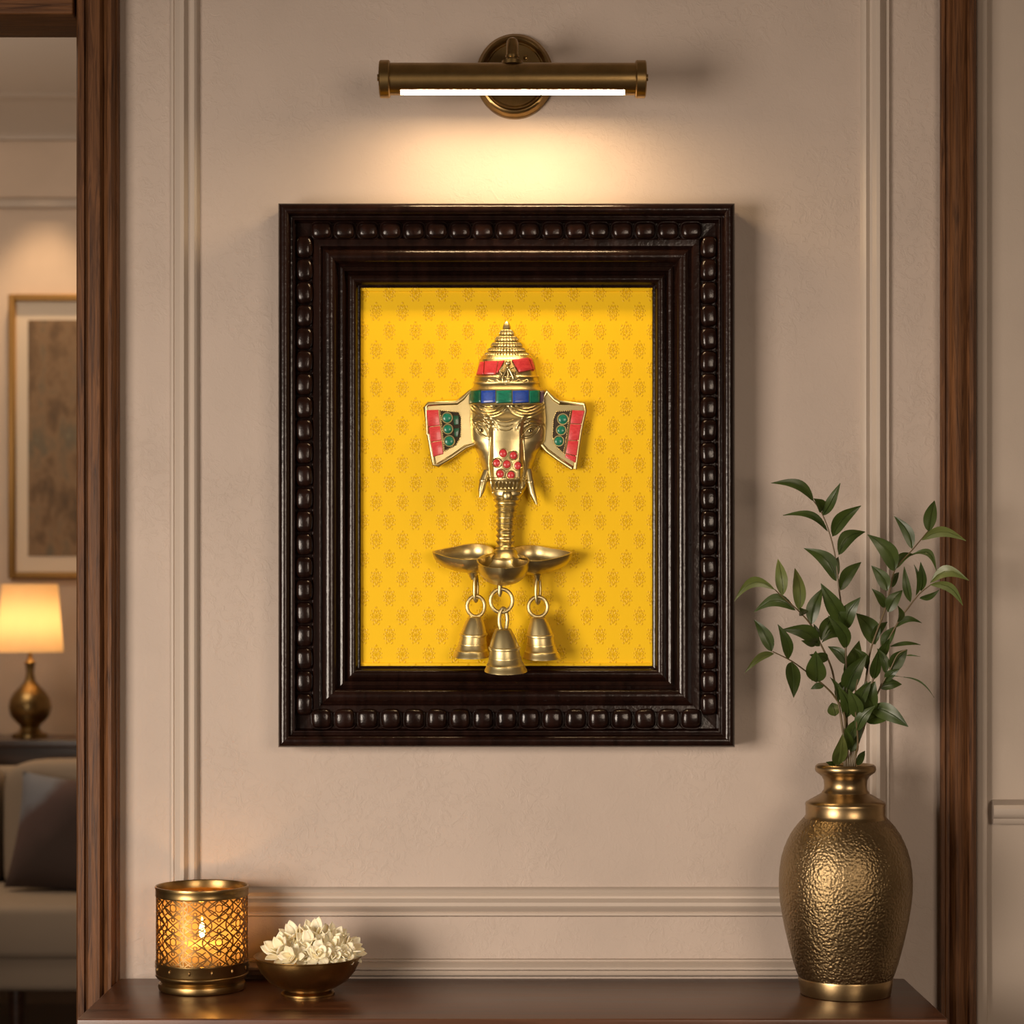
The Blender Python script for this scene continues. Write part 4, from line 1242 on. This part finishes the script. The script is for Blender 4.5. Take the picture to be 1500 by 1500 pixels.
# table lamp
lp = D(44, 1080, ty); s_ = (CAMD + ty) / F
tl = thing('table_lamp', (lp.x, ty, zt), 'lit table lamp with cream shade and bulbous bronze base in the room beyond', 'lamp')
o3 = Vector((lp.x, ty, zt))
zz = lambda py: (1080 - py) * s_
m_ = MB(); m_.lathe([(0.0, 0.0)] + [(h * s_, zz(y)) for y, h in ((1079.9, 26), (1075, 26), (1072, 18), (1066, 14), (1062, 15), (1056, 22), (1048, 28), (1036, 31), (1024, 29), (1014, 23), (1006, 15), (998, 8), (985, 5.5), (975, 6.5), (970, 8), (966, 4), (960, 3), (950, 3), (940, 3))], o3, 48)
m_.build('lamp_base', M['aged_brass'], tl)
m_ = MB(); m_.lathe([(48 * s_, zz(955)), (40 * s_, zz(856))], o3, 64); m_.build('lamp_shade', M['shade'], tl)
m_ = MB(); m_.blob(o3 + Vector((0, 0, zz(912))), (0.03, 0.03, 0.042), 20, 12); m_.build('bulb', M['bulb'], tl)
# sofa
sy0 = 2.95
so = thing('sofa', (-2.0, sy0, 0), 'beige upholstered sofa in the room beyond the doorway', 'sofa')
SXL, SXR = -3.3, -0.95
zs = D(0, 1318, 3.15).z
def cushion(m, a, b_, puff=0.02, n=14):
    a, b_ = Vector(a), Vector(b_)
    c = (a + b_) / 2; h = (b_ - a) / 2
    m.blob(c, (h.x, h.y, h.z), 48, 24, 0.32)
m_ = MB(); m_.box((SXL, sy0 + 0.02, D(0, 1455, sy0).z), (SXR, 3.62, zs - 0.14), 0.02); m_.build('sofa_base', M['sofa'], so)
for xa, xb in ((SXL + .02, -2.46), (-2.45, -1.62), (-1.61, SXR - 0.02)):
    pass
for xa, xb in ((-3.28, -2.42), (-2.41, -1.0)):
    m_ = MB(); m_.blob(((xa + xb) / 2, (sy0 + 3.5) / 2, zs - 0.07), ((xb - xa) / 2, (3.5 - sy0) / 2, 0.085), 56, 24, 0.25); m_.build('seat_cushion', M['sofa'], so)
zb_ = D(0, 1112, 3.5).z
for xa, xb in ((-3.26, -2.45), (-2.44, -1.615), (-1.60, -0.98)):
    m_ = MB(); m_.blob(((xa + xb) / 2, 3.50, (zs + zb_) / 2 - 0.02), ((xb - xa) / 2, 0.10, (zb_ - zs) / 2 + 0.02), 56, 24, 0.3); m_.build('back_cushion', M['sofa'], so)
m_ = MB(); m_.box((SXL, 3.56, 0.2), (SXR, 3.66, zb_ - 0.03), 0.03); m_.build('sofa_back', M['sofa'], so)
for lx in (-3.2, D(24, 0, sy0 + .06).x, -1.05):
    m_ = MB(); m_.tube([(lx, sy0 + 0.07, 0), (lx, sy0 + 0.07, D(0, 1453, sy0).z)], [0.017, 0.026], 16); m_.build('leg', M['dark_wood'], so)
# cushion on sofa
pc_ = D(112, 1224, 3.27)
m_ = MB()
rot = Matrix.Rotation(R(-14), 3, 'X') @ Matrix.Rotation(R(6), 3, 'Y')
n = 24
for sgn in (1, -1):
    rows = []
    for i in range(n + 1):
        row = []
        for j in range(n + 1):
            a, b_ = -1 + 2 * i / n, -1 + 2 * j / n
            h = 0.065 * ((1 - a ** 4) * (1 - b_ ** 4)) ** 0.6
            pin = 1 - 0.07 * (1 - b_ * b_) ; pin2 = 1 - 0.07 * (1 - a * a)
            row.append(pc_ + rot @ Vector((a * 0.195 * pin, sgn * h, b_ * 0.18 * pin2)))
        rows.append(row)
    m_.grid(rows)
tag(m_.build('throw_pillow', M['pillow'], None, loc=(pc_.x, 3.27, pc_.z - 0.19)), 'dark brown throw pillow with pale blue-grey patch leaning on the sofa', 'cushion')

for o in list(bpy.data.objects):
    if '_o' in o.keys(): del o['_o']
